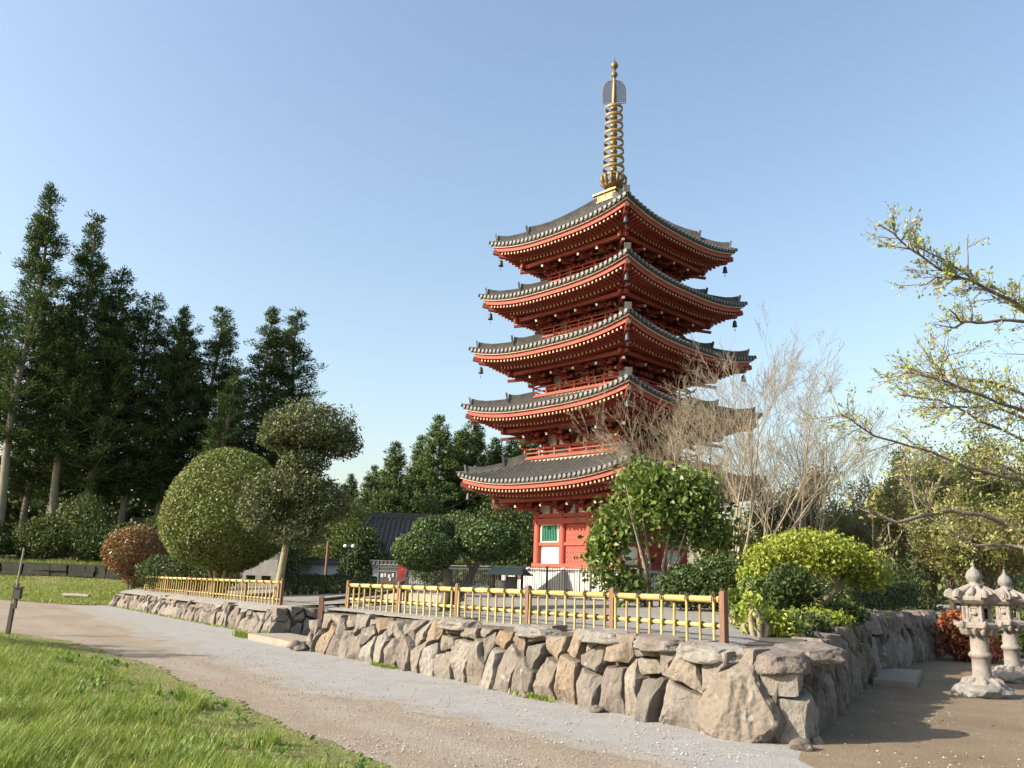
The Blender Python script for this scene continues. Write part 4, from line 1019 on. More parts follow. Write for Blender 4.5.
for x,y,sc,rz,lab in ((-10.1,75,.83,1.,'shorter sunlit conifer above the tiled house roof'),(-3.4,77,1.04,2.2,'conifer behind the left eaves of the pagoda'),(-1.3,79,.92,4.,'conifer half hidden by the lowest pagoda roof'),(-12.2,77,.70,3.,'small conifer left of the tiled house ridge'),(1.5,80,1.0,5.,'conifer seen under the left eaves of the pagoda'),(-8.3,80,.93,.3,'conifer in the row behind the two sunlit ones'),(-14.6,79,.66,2.,'small conifer at the left end of the far row'),(-7.6,77.5,.82,2.6,'conifer filling the gap right of the tiled house ridge'),(-5.0,79,.86,4.4,'lower conifer squeezed between two taller ones'),(-2.3,76,.78,5.1,'lower conifer left of the lowest pagoda eave'),(.2,78,.9,.9,'conifer just inside the lowest left eave tip'),(-11.3,81,.78,1.9,'conifer at the back above the willowy tree'),(-5.,83,1.0,1.4,'conifer at the back between the sunlit one and the pagoda')):
    dup(E1,(x,y,1.3),rz,(sc*1.12,sc*1.12,sc),lab,'conifers beyond the tiled house')
E1.scale=(1.1,1.1,1.)

# clipped domed tree, tall clipped tree, bronze bush, topiary
z=zt(-11.1,33); tr=[]
for k in range(7):
    a=k*.9; tr.append(([(.18*math.cos(a),.18*math.sin(a),-.1),(.35*math.cos(a),.35*math.sin(a),.8),(1.1*math.cos(a),1.1*math.sin(a),2.4)],[.10,.08,.03]))
bush('domed_tree',(-10.75,33,z),[(0,0,2.65,2.42,2.4,3.0,.58),(-.1,0,1.75,1.75,1.75,1.1,.7)],46000,.105,.5,'lf_dome','big clipped domed tree above the farther bamboo fence','domed tree',None,tr,.86,.05,.45,'bark_tan',fill=.35)
z=zt(-7.2,28); tr=[([(-.12,0,-.15),(-.02,0,1.2),(.12,0,2.6),(.18,0,4.2),(.25,0,5.8)],[.15,.115,.10,.07,.03]),([(.12,0,2.6),(-.5,.2,3.1)],[.06,.03]),([(.12,0,2.7),(1.1,-.2,3.2)],[.06,.03]),([(.18,0,4.),(.9,.1,4.9)],[.05,.02]),([(.18,0,4.),(-.6,-.2,4.9)],[.05,.02])]
bush('clipped_tree',(-7.15,28,z),[(.5,0,5.5,1.55,1.4,1.08,.55),(1.45,.1,5.15,.85,.8,.62,.8),(-.55,0,5.3,.7,.8,.6,.7),(.4,0,4.55,.85,.9,.5,1.),(.1,0,3.6,1.5,1.35,.78,.8),(-.75,-.1,2.95,.95,.9,.85,.9),(1.15,0,3.15,.95,1.,.8,.9),(.4,0,2.2,1.0,1.,.55,.8)],30000,.105,.5,'lf_tall','tall olive tree clipped in tiers with a bare trunk by the entrance','clipped tree',None,tr,.5,.26,.75,'bark_tan',fill=.2,ns=1.4)
z=zt(-17.8,41.5); bush('bronze_bush',(-17.9,42,.75),[(0,0,1.75,1.5,1.5,1.36,.85),(.35,0,.95,.9,.9,.8)],14000,.11,.5,'lf_red','round bronze tipped bush at the far end of the low wall','bush',None,None,.8,.10,.5,fill=.35)
bush('dark_bush',(-15.0,39,.9),[(0,0,.75,1.5,1.1,.8),(1.3,.2,.65,1.1,1.,.7),(2.3,-.3,.8,1.1,1.,.75)],9000,.10,.5,'lf_dark','low dark bush between the bronze bush and the domed tree','bush',None,None,.75,.12,.5)
z=zt(-1.0,19.2); tr=[([(-.25,.0,-.1),(-.18,0,.35),(-.22,0,.8),(-.6,-.1,1.15)],[.16,.13,.10,.05]),([(-.15,0,.15),(.15,.1,.45),(.35,.2,.9),(.65,.25,1.35)],[.10,.09,.07,.04]),([(.33,.2,.85),(.0,.2,1.3)],[.05,.02]),([(-.22,0,.7),(-.35,.3,1.6)],[.06,.03]),([(.65,.25,1.35),(.9,.3,1.5)],[.04,.02])]
bush('topiary_tree',(-1.05,19.2,z),[(-.73,-.1,1.25,.76,.72,.44),(.68,.3,1.52,.72,.70,.44),(-.62,.35,1.72,.5,.5,.34)],21000,.062,.55,'lf_topiary','dark topiary tree clipped into three rounded pads','topiary tree',None,tr,.86,.06,.45,'twig_dark',fill=.35)
# leafy tree before the pagoda
z=zt(3.55,20); tr=[]; r0=random.Random(5)
for k in range(11):
    a=r0.uniform(0,6.28); e=r0.uniform(.3,1.2); tr.append(([(.25*math.cos(a),.2*math.sin(a),-.1),(.45*e*math.cos(a),.4*e*math.sin(a),.9),(1.1*e*math.cos(a),1.*e*math.sin(a),2.0+r0.random()*.8)],[.04,.032,.012]))
el=[(.15,0,2.3,1.15,1.1,.95),(-.95,0,1.75,.62,.7,.75),(.95,.1,2.15,.95,.9,.85),(-.25,.0,2.85,.75,.75,.55),(.75,0,2.75,.8,.8,.55),(-1.15,-.1,.85,.6,.6,.65),(-1.25,0,1.3,.45,.5,.5),(1.45,0,1.6,.6,.6,.6),(-.6,-.1,.45,.6,.5,.5)]
bush('leafy_tree',(3.45,20,z),el,6000,.16,.5,'lf_green','bright green broad leaved young tree covering the pagoda corner','tree',None,tr,.3,.45,.85,'twig',fill=.12,ns=1.7)
bush('dark_shrub',(4.55,18.3,zt(4.55,18.3)),[(0,0,.55,1.0,.8,.55),(.85,-.3,.6,.8,.7,.6),(-.75,.2,.45,.6,.6,.45),(.3,.2,.85,.7,.6,.35)],10000,.085,.5,'lf_dark','low dark shrub under the bright leafy tree','shrub',None,None,.65,.2,.6)
bush('dark_shrub',(5.3,16.2,zt(5.3,16.2)),[(0,0,.45,.55,.5,.5),(-.4,-.3,.35,.4,.4,.38)],3600,.085,.5,'lf_dark','small dark shrub between the fence end and the lime green tree','shrub',None,None,.6,.2,.6)
# lime green spreading tree on the right wall
z=zt(6.0,17); tr=[([(-.1,-.1,-.15),(.05,-.05,.35),(-.15,0,.75),(-.7,0,1.1)],[.12,.10,.07,.03]),([(.05,-.05,.3),(.45,.0,.6),(.8,.1,1.1)],[.08,.06,.03]),([(-.15,0,.6),(.1,.2,1.3)],[.05,.02]),([(.4,0,.55),(.35,-.3,1.05)],[.05,.02]),([(-.5,0,.9),(-1.,.2,1.2)],[.04,.015])]
bush('spreading_tree',(6.05,17,z-.08),[(-.1,0,1.38,.95,.9,.36),(-.85,.1,1.1,.55,.6,.38),(.72,-.1,1.12,.62,.6,.36),(1.05,0,.85,.45,.5,.3),(-1.15,.0,.75,.4,.45,.3),(.1,-.4,1.1,.6,.4,.3)],8600,.085,.5,'lf_lime','lime green spreading tree on top of the shaded right wall','tree',None,tr,.35,.3,.7,'bark_tan',fill=.2,ns=1.5)
bush('corner_plant',(3.75,13.0,zt(3.75,13)),[(0,0,.22,.36,.3,.26),(.35,.0,.12,.3,.3,.22),(-.1,-.1,.45,.2,.2,.16)],750,.085,.5,'lf_lime','small lime green plant spilling over the wall corner','plant','plants on the wall corner',None,.3,.3,.8,'twig',fill=.2)
bush('corner_plant',(4.25,13.1,zt(4.2,13.2)-.1),[(0,0,.15,.3,.3,.24),(.22,.1,-.05,.25,.25,.22)],500,.085,.5,'lf_green','green plant on the shaded wall just past the lime green one','plant','plants on the wall corner',None,.3,.3,.8,'twig',fill=.2)
bush('corner_plant',(3.95,14.6,zt(3.95,14.6)),[(0,0,.3,.35,.35,.35),(.2,0,.6,.25,.25,.25)],900,.09,.5,'lf_green','glossy green plant behind the right end post of the bamboo fence','plant','plants on the wall corner',None,.3,.3,.8,'twig',fill=.2)
for k,(x,y,r_,mt_,lab) in enumerate([(4.75,14.2,.42,'lf_dark','low dark groundcover at the brink of the shaded wall, beside the glossy plant'),(5.35,15.1,.45,'lf_lime','lime green groundcover at the brink of the shaded wall'),(6.3,16.4,.4,'lf_dark','dark groundcover under the lime green spreading tree'),(7.0,18.3,.45,'lf_shrub','mixed groundcover on the shaded wall past the spreading tree'),(7.7,19.8,.4,'lf_dark','dark groundcover on the shaded wall before the clipped hedge')]):
    bush('groundcover_plant',(x,y,zt(x,y)-.04),[(0,0,.12,r_*1.1,r_*1.1,.2),(r_*.8,.05,.08,r_*.7,r_*.7,.18),(-r_*.7,.2,.1,r_*.7,r_*.6,.16)],900,.075,.5,mt_,lab,'plant','plants on the wall corner',None,.3,.35,.8,'twig',fill=.2)
def box_hedge(name,p0,p1,w,z0,z1,n,size,mat,label,group=None):
    d=np.array([p1[0]-p0[0],p1[1]-p0[1]]); L=np.hypot(*d); zg=zt(*p0); root=empty(name,(*p0,zg),math.atan2(d[1],d[0]),label,'hedge',group)
    C=np.column_stack([rng.uniform(0,L,n),rng.uniform(-w/2,w/2,n),rng.uniform(z0,z1,n)]); N=unit(n)
    f=rng.random(n); k=f<.4; C[k,1]=-w/2+rng.normal(0,.03,k.sum()); N[k]=N[k]*.6+np.array((0,-1,0)); k=(f>.4)&(f<.75); C[k,2]=z1+rng.normal(0,.03,k.sum()); N[k]=N[k]*.6+np.array((0,0,1.)); k=(f>.75)&(f<.85); C[k,0]=np.where(rng.random(k.sum())<.5,0,L)+rng.normal(0,.03,k.sum())
    for j in range(n): C[j]+=np.array(wob(Vector(C[j])+Vector((zg*9,0,0)),1.3))*.10
    m=MB()
    for q in range(int(L/.28)): x=.15+q*.28; m.tube([(x,0,-.05),(x+.03,.02,z0+.2)],[.025,.015],5); m.tube([(x,0,z0*.5),(x-.08,-.15,z0+.25)],[.015,.01],4)
    m.build('stems',M['bark'],root); leaves('crown',C,N,size,.5,M[mat],root,None,.2)
box_hedge('clipped_hedge',(8.6,22.6),(10.75,23.7),1.,.16,.74,9000,.07,'lf_hedge','dark clipped box hedge on top of the farther shaded wall','clipped hedges')
box_hedge('clipped_hedge',(-8.6,34),(-3.9,33.4),1.,.05,.72,14000,.09,'lf_hedge','dark clipped hedge left of the nearer bamboo fence, before the white wall','clipped hedges')
for k in range(7):
    x=-8.2+k*.62; y=33.1-.06*k
    bush('small_plant',(x,y,zt(x,y)),[(0,0,.13,.22,.2,.17)],160,.09,.5,'lf_green','small bright green plant in the row at the hedge foot','plant','row of small plants at the hedge foot',None,.2,.3,.9,'twig',fill=0)

# bare trees with pale twigs
def bare_tree(loc,nst,L,r,seed,label,mat,kids,spread,lean,leaf=None,group='bare trees right of the pagoda',rmin=.006):
    rnd=random.Random(seed); root=empty('bare_tree',loc,0,label,'bare tree',group); m=MB(); tips=[]
    for k in range(nst):
        a=6.283*k/nst+rnd.uniform(-.3,.3); t=lean*rnd.uniform(.35,1.25); b=Vector((.3*math.cos(a)*min(1,r*12),.3*math.sin(a)*min(1,r*12),-.1))
        grow(m,b,(math.sin(t)*math.cos(a),math.sin(t)*math.sin(a),math.cos(t)),L*rnd.uniform(.9,1.06),r*rnd.uniform(.75,1.1),4,tips,kids,spread,.10,(.40,.66),rnd,6,6,rmin,.28)
    m.build('trunk',M[mat],root)
    if leaf: 
        C,N,T=tip_leaves(tips,leaf[1],leaf[2],leaf[3]); leaves('crown',C,N,leaf[0],.5,M[leaf[4]],root,T)
    return root
bare_tree((6.9,27,1.3),11,6.1,.05,21,'pale bare tree with many upright stems in front of the pagoda eaves','twig',(7,5,4,4),.52,.60,rmin=.0042)
bare_tree((11.0,33,1.3),9,6.9,.06,22,'bare tree with reddish brown twigs right of the pale one','twig',(7,5,4,4),.52,.60,(.06,1,.05,.2,'lf_olive'),rmin=.0050)
bare_tree((16.5,37,1.0),5,6.2,.09,23,'thin bare tree at the edge of the right hand wood','twig',(5,5,4,3),.5,.55,(.09,1,.06,.5,'lf_olive'))

# the wood on the right: budding trees
def wood_tree(loc,H,r,seed,leafm,n,label,size=.16,bark='bark'):
    rnd=random.Random(seed); root=empty('woodland_tree',loc,0,label,'tree','budding trees of the right hand wood'); m=MB(); tips=[]
    m.tube([(0,0,-.2),(.1,0,H*.2),(.05,.1,H*.4)],[r*1.25,r,r*.8],8)
    for k in range(6):
        a=k*1.05+rnd.uniform(-.3,.3); t=rnd.uniform(.2,.85); grow(m,(.05,.05,H*(.16+.04*k)),(math.sin(t)*math.cos(a),math.sin(t)*math.sin(a),math.cos(t)),H*rnd.uniform(.42,.6),r*.6,2,tips,(6,5),.6,.12,(.4,.7),rnd,5,6,.012,.2)
    m.build('trunk',M[bark],root)
    C,N,T=tip_leaves(tips,n,.22,1.); leaves('crown',C,N,size,.55,M[leafm],root,T)
    return root
W1=wood_tree((19.5,40,.2),8.6,.17,31,'lf_olive',52,'olive budding tree behind the nearer stone lantern')
W2=wood_tree((24.5,42,.2),9.8,.18,32,'lf_mid',48,'tall fresh green tree at the right edge of the wood')
W3=wood_tree((14.2,43,1.2),6.6,.15,33,'lf_olive',40,'low olive tree behind the lime green tree')
for src,x,y,sc,rz,lab in ((W1,16.8,45,.9,1.,'olive tree behind the bare reddish tree'),(W2,21.8,48,.98,2.,'green tree filling the gap above the stone lanterns'),(W1,28.5,48,1.1,3.,'olive tree behind the tall green one at the edge'),(W3,12.2,47,.85,4.,'low olive tree behind the pale bare tree'),(W2,18.6,52,.8,5.,'green tree behind the olive trees of the wood'),
    (W3,17.6,31.5,.82,2.5,'low scrubby tree beyond the end of the shaded wall'),(W1,22.5,34,.7,.4,'small olive tree beside the low grey shed'),(W2,22.0,31.5,.62,1.1,'fresh green tree over the grey shed, behind the cherry limbs'),(W1,17.2,33.5,.66,4.1,'pale olive tree above the rust red shrub, left of the lanterns'),(W2,27.5,34,.85,2.9,'fresh green tree at the photo edge over the farther lantern'),(W1,24.0,37,.85,.9,'pale olive tree rising between the shed and the tall green tree'),(W1,14.8,39,.62,2.2,'slender olive tree just behind the dark hedge'),(W2,19.2,36.5,.66,3.6,'fresh green tree above the rust red shrub'),(W1,26.5,38,.9,5.2,'olive tree close behind the farther lantern'),(W3,9.5,52,.8,1.6,'low olive tree far behind the pagoda steps')):
    dup(src,(x,y,.4),rz,sc,lab,'budding trees of the right hand wood')
bush('rust_shrub',(12.9,24.9,0),[(0,0,.7,.7,.7,.7),(.6,.3,.5,.6,.6,.5),(-.3,-.2,1.05,.4,.4,.4),(.4,-.4,.3,.6,.5,.35)],2600,.13,.5,'lf_autumn','rust red shrub at the end of the shaded wall behind the lanterns','shrub',None,None,.3,.3,.8,'twig_dark',fill=.3,ns=1.4)
for k,(x,y,sx,sz,mt,lab) in enumerate([(15.6,27.5,1.4,.75,'lf_green','bright green low bush behind the shafts of the stone lanterns'),(18.3,30,1.7,1.3,'lf_shrub','wide mixed bush in front of the low grey shed'),(13.6,30.5,1.5,1.5,'lf_shrub','brushy undergrowth bush above the end of the clipped hedge'),(11.3,31.5,1.5,1.1,'lf_olive','olive undergrowth bush behind the clipped hedge'),(20.5,28,1.3,.9,'lf_shrub','green bush at the photo edge behind the farther lantern'),(9.2,30.5,1.4,.9,'lf_olive','low olive bush behind the lime green tree'),(14.6,34.,1.6,1.6,'lf_olive','taller olive bush deep behind the rust red shrub')]):
    bush('undergrowth_bush',(x,y,.1 if x>13 else 1.2),[(0,0,sz,sx,sx,sz),(sx*.7,.3,sz*.7,sx*.6,sx*.6,sz*.6),(-sx*.6,-.2,sz*.7,sx*.6,sx*.6,sz*.6)],4200,.13,.5,mt,lab,'bush','undergrowth bushes on the right',None,.35,.3,.8,'bark',fill=.3,ns=1.4)

# understory at the left and the bushes behind the terrace
US=[(-35.5,55.5,2.2,1.7,'lf_shrub','rounded green bush at the photo edge under the cedars'),(-33.0,55,1.6,1.3,'lf_dark','dark bush left of the tallest cedar trunk'),(-29.8,55.4,1.7,1.5,'lf_shrub','green bush between the two pale cedar trunks'),(-27.6,55.6,2.1,2.3,'lf_shrub','big flowering bush with pale leaves behind the second cedar trunk'),(-25.0,55,1.8,1.3,'lf_dark','dark low bush right of the second cedar trunk'),(-22.6,56,1.9,1.7,'lf_shrub','mixed green bush between the cedar trunks and the bronze bush'),(-20.0,55.5,1.9,1.6,'lf_dark','dark bush behind the bronze bush'),
    (-17.0,52,2.,2.1,'lf_dark','tall dark bush seen between the bronze bush and the domed tree'),(-13.4,48,1.8,1.9,'lf_dark','dark bush behind the domed tree'),(-14.5,54,2.2,2.4,'lf_shrub','green bush far behind the domed tree'),(-13.0,46,1.3,1.3,'lf_dark','dark bush behind the stone monument'),(-12.0,58,2.4,2.8,'lf_mid','light green willowy bush left of the tiled house')]
for x,y,sx,sz,mt,lab in US:
    z=1.3 if x>-16 else 2.1
    bush('understory_bush',(x,y,z),[(0,0,sz*.9,sx,sx,sz*.9),(sx*.6,-.3,sz*.7,sx*.7,sx*.7,sz*.7),(-sx*.6,.2,sz*.6,sx*.7,sx*.7,sz*.6),(.2*sx,.1,sz*1.5,sx*.6,sx*.6,sz*.5)],5600,.17,.5,mt,lab,'bush','understory bushes on the left',None,.4,.28,.75,'bark_tan',fill=.3,ns=1.3)
BG=[(-.2,46,2.4,2.4,'lf_dark','dark evergreen tree left of the pagoda corner'),(-3.0,50,2.4,2.0,'lf_shrub','mid green broad tree behind the topiary pads'),(1.8,52,2.6,2.6,'lf_dark','dark evergreen tree behind the pagoda corner'),(-3.5,53,1.6,1.6,'lf_dark','dark low tree in front of the tiled house'),(-8.3,48.2,.8,.95,'lf_dark','small dark tree in front of the white wall'),(-12.6,70,3.,3.1,'lf_mid','feathery light green tree left of the tiled house ridge'),(5.,56,2.6,2.2,'lf_dark','dark tree hidden behind the pagoda base'),(-6.3,58.5,1.5,1.25,'lf_dark','dark tree in front of the tiled house, behind the topiary'),(-9.7,57.5,1.7,1.75,'lf_dark','dark tree hiding the left end of the tiled house roof'),(-3.6,66,2.4,2.4,'lf_dark','dark broad tree between the house and the pagoda'),(.5,62,2.6,2.4,'lf_shrub','broad tree below the pointed conifers')]
for x,y,sx,sz,mt,lab in BG:
    bush('broadleaf_tree',(x,y,1.3),[(0,0,sz*1.2,sx,sx,sz*.9),(sx*.5,-.3,sz*.75,sx*.75,sx*.75,sz*.7),(-sx*.55,.2,sz*.7,sx*.7,sx*.7,sz*.65),(.1*sx,.1,sz*1.75,sx*.6,sx*.6,sz*.5)],7500,.17,.5,mt,lab,'tree','broad leaved trees behind the terrace',None,.4,.28,.75,'bark',fill=.3,ns=1.3)
# far wood that closes the horizon
C=[];N=[]
for k in range(150):
    a=R(-58+120*k/149+random.uniform(-1,1)); d=random.uniform(88,112); h=random.uniform(2.2,3.2)+(1.8 if a>R(14) else 0)
    if a<R(-15): h+=4.; d=random.uniform(78,90)
    c=np.array((d*math.sin(a),d*math.cos(a),h*.8)); u=unit(520); C.append(c+u*rng.uniform(.5,1,520)[:,None]*np.array((3.2,3.2,h*1.05))); N.append(u+unit(520)*.7)
tag(leaves('far_wood',np.concatenate(C),np.concatenate(N),.75,.6,M['lf_shrub']),kind='stuff')

# cherry limbs reaching in from the right
LIMBS=[[(7.54,11.4,2.43),(6.76,11.2,2.57),(6.21,11.1,2.74),(5.71,11.0,2.77),(5.15,10.8,2.66),(4.85,10.7,2.57),(4.52,10.6,2.69),(4.33,10.5,2.94)],[(5.0,10.75,2.6),(4.77,10.7,2.55),(4.78,10.7,2.35)],[(5.19,10.8,2.73),(5.16,10.8,2.92),(5.13,10.8,3.1)],[(8.15,11.9,3.02),(7.13,11.7,3.28),(6.23,11.5,3.43),(5.64,11.3,3.59),(4.8,11.0,3.72),(4.27,10.8,3.97)],[(8.37,12.2,3.2),(7.32,12.0,3.41),(6.92,11.9,3.57),(6.36,11.7,3.67)],[(7.55,10.9,3.62),(6.54,10.6,3.94),(6.07,10.5,4.09),(5.77,10.4,4.01),(5.14,10.2,3.96)],[(7.15,10.3,3.64),(6.18,10.0,3.92),(5.89,9.9,3.95),(5.45,9.8,4.06),(5.05,9.7,4.18),(4.59,9.6,4.23)],[(6.98,9.9,4.48),(6.0,9.5,4.99),(5.78,9.4,5.09),(5.47,9.3,5.19),(5.15,9.2,5.26),(4.82,9.1,5.32),(4.46,9.0,5.52),(4.12,8.9,5.73)],[(5.15,9.2,5.26),(4.79,9.1,5.22),(4.57,9.1,5.11)],[(5.28,9.2,5.24),(5.22,9.2,5.39),(5.25,9.2,5.82)],[(5.3,9.25,5.24),(5.14,9.2,5.37),(4.83,9.1,5.46),(4.49,9.05,5.6)],[(7.44,10.5,4.92),(6.36,10.1,5.07),(6.03,10.0,5.06),(5.66,9.9,4.98),(5.39,9.8,4.94),(5.22,9.7,5.06)],[(5.6,9.9,5.0),(5.6,9.9,5.1),(5.54,9.9,5.33)],[(5.51,9.9,4.98),(5.29,9.8,4.86),(5.11,9.8,4.9)],[(8.15,11.5,4.16),(6.95,11.2,4.4),(6.38,11.0,4.51),(5.81,10.8,4.51),(5.47,10.6,4.52),(5.61,10.5,4.75)],[(9.06,13.0,3.23),(7.87,12.8,4.08),(7.11,12.6,4.33),(6.42,12.4,4.57),(5.73,12.2,4.58)],[(7.61,13.0,2.5),(7.08,13.0,2.48),(6.72,13.0,2.69),(6.37,13.0,3.06),(6.09,13.0,3.43)]]
root=empty('cherry_tree',(9.9,11.8,0),0,'budding cherry tree whose limbs reach in from the right edge','cherry tree'); b0=Vector((9.9,11.8,0)); m=MB(); tips=[]; rnd=random.Random(77)
m.tube([(0,0,-.2),(-.1,0,1.2),(-.05,.1,2.4),(-.2,-.2,3.6),(-.5,-.5,5.0)],[.24,.19,.16,.12,.06],10)
mt=MB()
for li,l in enumerate(LIMBS):
    pts=[Vector(p)-b0 for p in l]
    main=len(l)>=4 and li not in (1,2,8,9,10,12,13)
    if main and pts[0].x>-3.6: 
        h=pts[0].z; pts=[Vector((-.12,0,max(1.,min(4.2,h-.5))))]+pts
    # smooth + wobble
    q=[]
    for i in range(len(pts)-1):
        for t in (0,.33,.66): v=pts[i].lerp(pts[i+1],t); q.append(v+wob(v*3,1.1)*.035)
    q.append(pts[-1]); n=len(q); r0=.042 if li==0 else (.028 if main else .013); rad=[r0*(1-.80*k/(n-1))+.003 for k in range(n)]
    m.tube(q,rad,7,0,True)
    ln=sum((q[i+1]-q[i]).length for i in range(n-1))
    dens=10 if li not in (1,2,9,11,12,13) else 3.5
    if li==0: dens=4.5
    for k in range(int(ln*dens)):
        t=rnd.uniform(.18,1)*(n-1); i=min(int(t),n-2); p=q[i].lerp(q[i+1],t-i); d=(q[i+1]-q[i]).normalized()
        ax=Vector((rnd.gauss(0,1),rnd.gauss(0,1),rnd.gauss(.12,.8))); ax=(ax-d*ax.dot(d)).normalized(); a=rnd.uniform(.5,1.2)
        grow(mt,p,d*math.cos(a)+ax*math.sin(a),rnd.uniform(.22,.60)*(.62 if 7<=li<=13 else 1),.0065,1,tips,(4,4),.6,.05,(.35,.6),rnd,4,5,.0028,.2)
for k in range(9):   # the rest of the crown, away from the path
    a=R(-70+21*k); t=rnd.uniform(.75,1.15); z0=2.0+.33*k
    grow(mt,(-.1-.04*k,-.05*k,z0),(math.sin(t)*math.cos(a),math.sin(t)*math.sin(a),math.cos(t)),rnd.uniform(2.3,3.2),.055,3,tips,(6,5,4),.55,.06,(.4,.65),rnd,6,6,.003,.25)
m.build('trunk',M['cherry'],root); mt.build('twigs',M['cherry'],root)
C,N,T=tip_leaves(tips,7,.02,.5); leaves('crown',C,N,.056,.42,M['lf_cherry'],root,T)
# tree just outside the left edge that shades the road
root=empty('roadside_tree',(-14.6,16.9,.1),0,'small tree at the road side beyond the left edge','tree'); m=MB(); tips=[]; rnd=random.Random(9)
m.tube([(0,0,-.1),(.1,0,1.5),(0,.1,3.)],[.13,.10,.06],8)
for k in range(5): a=k*1.25; grow(m,(0,.05,1.2+.35*k),(math.cos(a)*.7,math.sin(a)*.7,.8),1.6,.05,2,tips,(4,4),.6,.1,(.4,.7),rnd,5,6,.008,.2)
m.build('trunk',M['bark'],root); C,N,T=tip_leaves(tips,26,.12); leaves('crown',C,N,.12,.5,M['lf_dark'],root,T); root.scale=(1.15,1.15,1.0)

# ------------------------------------------------------------------ grass, weeds, pebbles
def blades(name,P,H,lean,wd,mat):
    n=len(P); a=rng.uniform(0,6.283,n); d=np.column_stack([np.cos(a),np.sin(a),np.zeros(n)]); sd=np.column_stack([-np.sin(a),np.cos(a),np.zeros(n)])
    H=H[:,None]; L=(lean*rng.uniform(.3,1.4,n))[:,None]*H; w=(wd*rng.uniform(.7,1.3,n))[:,None]; up=np.array((0,0,1.))
    V=np.empty((n,2,4,3)); mid=P+d*L*.35+up*H*.6; tip=P+d*L+up*H
    V[:,0,0]=P-sd*w;V[:,0,1]=P+sd*w;V[:,0,2]=mid+sd*w*.7;V[:,0,3]=mid-sd*w*.7
    V[:,1,0]=mid-sd*w*.7;V[:,1,1]=mid+sd*w*.7;V[:,1,2]=tip+sd*w*.1;V[:,1,3]=tip-sd*w*.1
    # shared indices keep one island per blade
    me=bpy.data.meshes.new(name); VV=np.empty((n,6,3)); VV[:,0]=V[:,0,0];VV[:,1]=V[:,0,1];VV[:,2]=V[:,0,2];VV[:,3]=V[:,0,3];VV[:,4]=V[:,1,2];VV[:,5]=V[:,1,3]
    me.vertices.add(n*6); me.vertices.foreach_set('co',VV.astype(np.float32).ravel()); base=np.arange(n)[:,None]*6
    idx=np.concatenate([base+np.array([[0,1,2,3]]),base+np.array([[3,2,4,5]])],1).astype(np.int32).ravel()
    me.loops.add(n*8); me.loops.foreach_set('vertex_index',idx); me.polygons.add(n*2); me.polygons.foreach_set('loop_start',np.arange(0,n*8,4,dtype=np.int32)); me.polygons.foreach_set('loop_total',np.full(n*2,4,dtype=np.int32))
    me.update(calc_edges=True); me.materials.append(M[mat]); return tag(link(name,me),kind='stuff')
P=[];H=[]
gr=np.random.default_rng(3)
while len(P)<110000:
    y=5.0+19*gr.random()**1.55; x=1.2-gr.random()*(y*.78+1.5)
    if not inpoly(x,y,NP): continue
    d=dedge(x,y,NEAR); c=noise.noise(Vector((x*.9,y*.9,0)))+.5*noise.noise(Vector((x*2.6,y*2.6,4)))
    if gr.random()>min(1,.40+d*.28+c*.75): continue
    h=(.022+.095*sstep(.15,2.6,d)*(1+1.2*c)); P.append((x,y,zlawn(x,y)-.005)); H.append(max(.015,h*gr.uniform(.6,1.5)))
for k in range(34000):   # verge left of the frame
    y=3.0+16*gr.random()**1.3; x=-(y*.70+1.2)-gr.random()*9
    if inpoly(x,y,NP) and x>-21.5 and y>4.7: P.append((x,y,zlawn(x,y)-.005)); H.append(gr.uniform(.05,.13))
for k in range(170):
    while True:
        y=5.4+8.5*gr.random()**1.3; x=.4-gr.random()*(y*.75+1)
        if inpoly(x,y,NP) and dedge(x,y,NEAR)>.5: break
    hh=gr.uniform(.10,.24); rr=gr.uniform(.05,.16)
    for q in range(int(gr.integers(35,90))):
        a=gr.uniform(0,6.283); r_=rr*gr.random()**.6; P.append((x+r_*math.cos(a),y+r_*math.sin(a),zlawn(x,y)-.01)); H.append(hh*gr.uniform(.5,1.25))
blades('grass',np.array(P),np.array(H),.75,.0042,'grassb')
P=[];H=[]
while len(P)<26000:
    y=41+11.3*gr.random(); x=-16-22*gr.random()
    if not inpoly(x,y,FP): continue
    c=noise.noise(Vector((x*.5,y*.5,0))); P.append((x,y,zfar(x,y)-.01)); H.append((.09+.07*c)*gr.uniform(.6,1.5))
for k in range(5000):
    x=-16-25*gr.random(); y=53.3+gr.random()*1.2; P.append((x,y,zbank(x,y))); H.append(.22*gr.uniform(.5,1.5))
for k in range(2500):   # tufts along the foot of the walls
    s=gr.uniform(16.5,39) if k%2 else gr.choice([17.3,17.0,13.4,9.0,4.2])+gr.normal(0,.25); x,y=W(s,(LT if s>17.6 else 0)-.12-abs(gr.normal(0,.07))); P.append((x,y,.0)); H.append(.06*gr.uniform(.4,1.6) if abs(s-17.2)>.6 else .13*gr.uniform(.4,1.5))
blades('grass',np.array(P),np.array(H),.6,.013,'grassb')
C=[];N=[];T=[]
for k in range(430):
    while True:
        y=5.6+11*gr.random()**1.4; x=.6-gr.random()*(y*.75+1)
        if inpoly(x,y,NP) and dedge(x,y,NEAR)>.25 and noise.noise(Vector((x*.7,y*.7,11)))>-.1: break
    sc=gr.uniform(.035,.085); nl=int(gr.integers(7,15))
    for q in range(nl):
        a=gr.uniform(0,6.283); e=gr.uniform(.35,1.2); dv=np.array((math.cos(a)*math.cos(e),math.sin(a)*math.cos(e),math.sin(e))); C.append(np.array((x,y,zlawn(x,y)+.01))+dv*sc*gr.uniform(.5,1.3)); T.append(dv); N.append(np.cross(dv,np.array((-math.sin(a),math.cos(a),0)))+unit(1)[0]*.2)
tag(leaves('weeds',np.array(C),np.array(N),.085,.34,M['weed'],None,np.array(T),.15),kind='stuff')
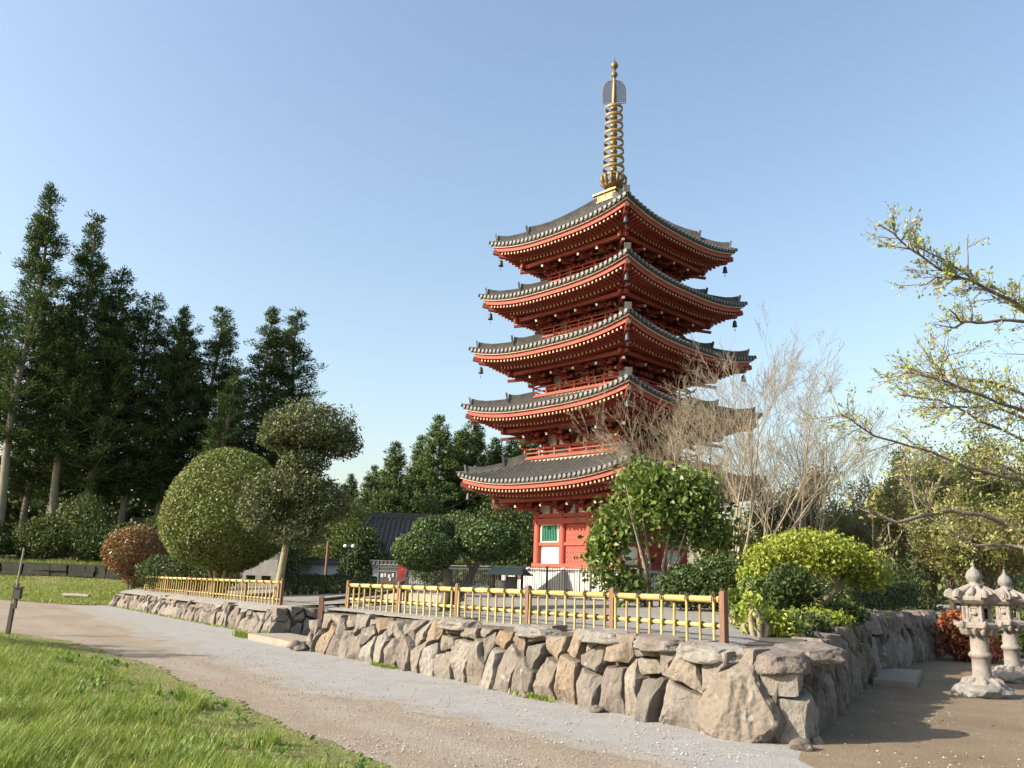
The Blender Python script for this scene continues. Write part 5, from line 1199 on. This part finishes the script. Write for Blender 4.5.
# loose pebbles on the road and the yard
oc=np.array([(1,0,0),(-1,0,0),(0,1,0),(0,-1,0),(0,0,1),(0,0,-1)],float); of=[(0,2,4),(2,1,4),(1,3,4),(3,0,4),(2,0,5),(1,2,5),(3,1,5),(0,3,5)]
m=MB(); k=0
while k<5200:
    y=6.5+14*gr.random()**1.5; x=gr.uniform(-7,7)
    if inpoly(x,y,NP) or (ST(x,y)[1]>-.15 and x<3.4): continue
    if x>2.9 and gr.random()>.18: continue
    if noise.noise(Vector((x*.8,y*.8,20)))<gr.uniform(-.5,.5): continue
    k+=1; r=.006+.014*gr.random()**2.5; 
    V=oc*r*gr.uniform(.6,1.2,(6,1))*np.array((1,1,.6)); a=gr.uniform(0,6.28); c,s_=math.cos(a),math.sin(a)
    m.add([(x+v[0]*c-v[1]*s_,y+v[0]*s_+v[1]*c,.010+v[2]+r*.3) for v in V],of,0,False)
M['pebble']=leafmat('road_pebbles',[(.22,.19,.155),(.34,.31,.27),(.44,.41,.36),(.28,.25,.20)],.9,0,None,.2)
tag(m.build('pebbles',M['pebble']),kind='stuff')
C=[];N=[]
for k in range(420):
    x=gr.uniform(4,14); y=8.5+14*gr.random()**1.2; C.append((x,y,.02)); N.append((gr.normal(0,.25),gr.normal(0,.25),1))
tag(leaves('fallen_leaves',np.array(C),np.array(N),.055,.5,M['lf_autumn']),kind='stuff')

# ------------------------------------------------------------------ light, sky, camera
SUN_AZ,SUN_EL=-107.,29.
sd=Vector((math.sin(R(SUN_AZ))*math.cos(R(SUN_EL)),math.cos(R(SUN_AZ))*math.cos(R(SUN_EL)),math.sin(R(SUN_EL))))
l=bpy.data.lights.new('sun','SUN'); l.energy=5.0; l.angle=R(.53); l.color=(1.,.90,.76); so=bpy.data.objects.new('sun',l); COL.objects.link(so); so.rotation_euler=sd.to_track_quat('Z','Y').to_euler()
w=bpy.data.worlds.new('World'); scene.world=w; w.use_nodes=True; nt=w.node_tree; bg=nt.nodes['Background']
sky=nt.nodes.new('ShaderNodeTexSky'); sky.sky_type='NISHITA'; sky.sun_disc=False; sky.sun_elevation=R(SUN_EL); sky.sun_rotation=R(SUN_AZ); sky.altitude=0; sky.air_density=1.3; sky.dust_density=2.6; sky.ozone_density=.9
nt.links.new(sky.outputs[0],bg.inputs[0]); bg.inputs[1].default_value=.124
P_,Rl,Hc,Fp=R(13.28),R(2.08),1.65,850.
c,s_=math.cos(P_),math.sin(P_); f=Vector((0,c,s_)); r0=Vector((1,0,0)); u0=Vector((0,-s_,c))
rv=r0*math.cos(Rl)+u0*math.sin(Rl); uv=u0*math.cos(Rl)-r0*math.sin(Rl)
cam=bpy.data.cameras.new('camera'); co=bpy.data.objects.new('camera',cam); COL.objects.link(co)
co.matrix_world=Matrix(((rv.x,uv.x,-f.x,0),(rv.y,uv.y,-f.y,0),(rv.z,uv.z,-f.z,Hc),(0,0,0,1)))
cam.sensor_width=36; cam.lens=Fp/1024*36; cam.clip_end=4000; cam.clip_start=.05; scene.camera=co
vs=scene.view_settings; vs.view_transform='Standard'; vs.look='None'; vs.gamma=1.; vs.exposure=1.1; vs.use_curve_mapping=False
scene.render.resolution_x=1024; scene.render.resolution_y=768
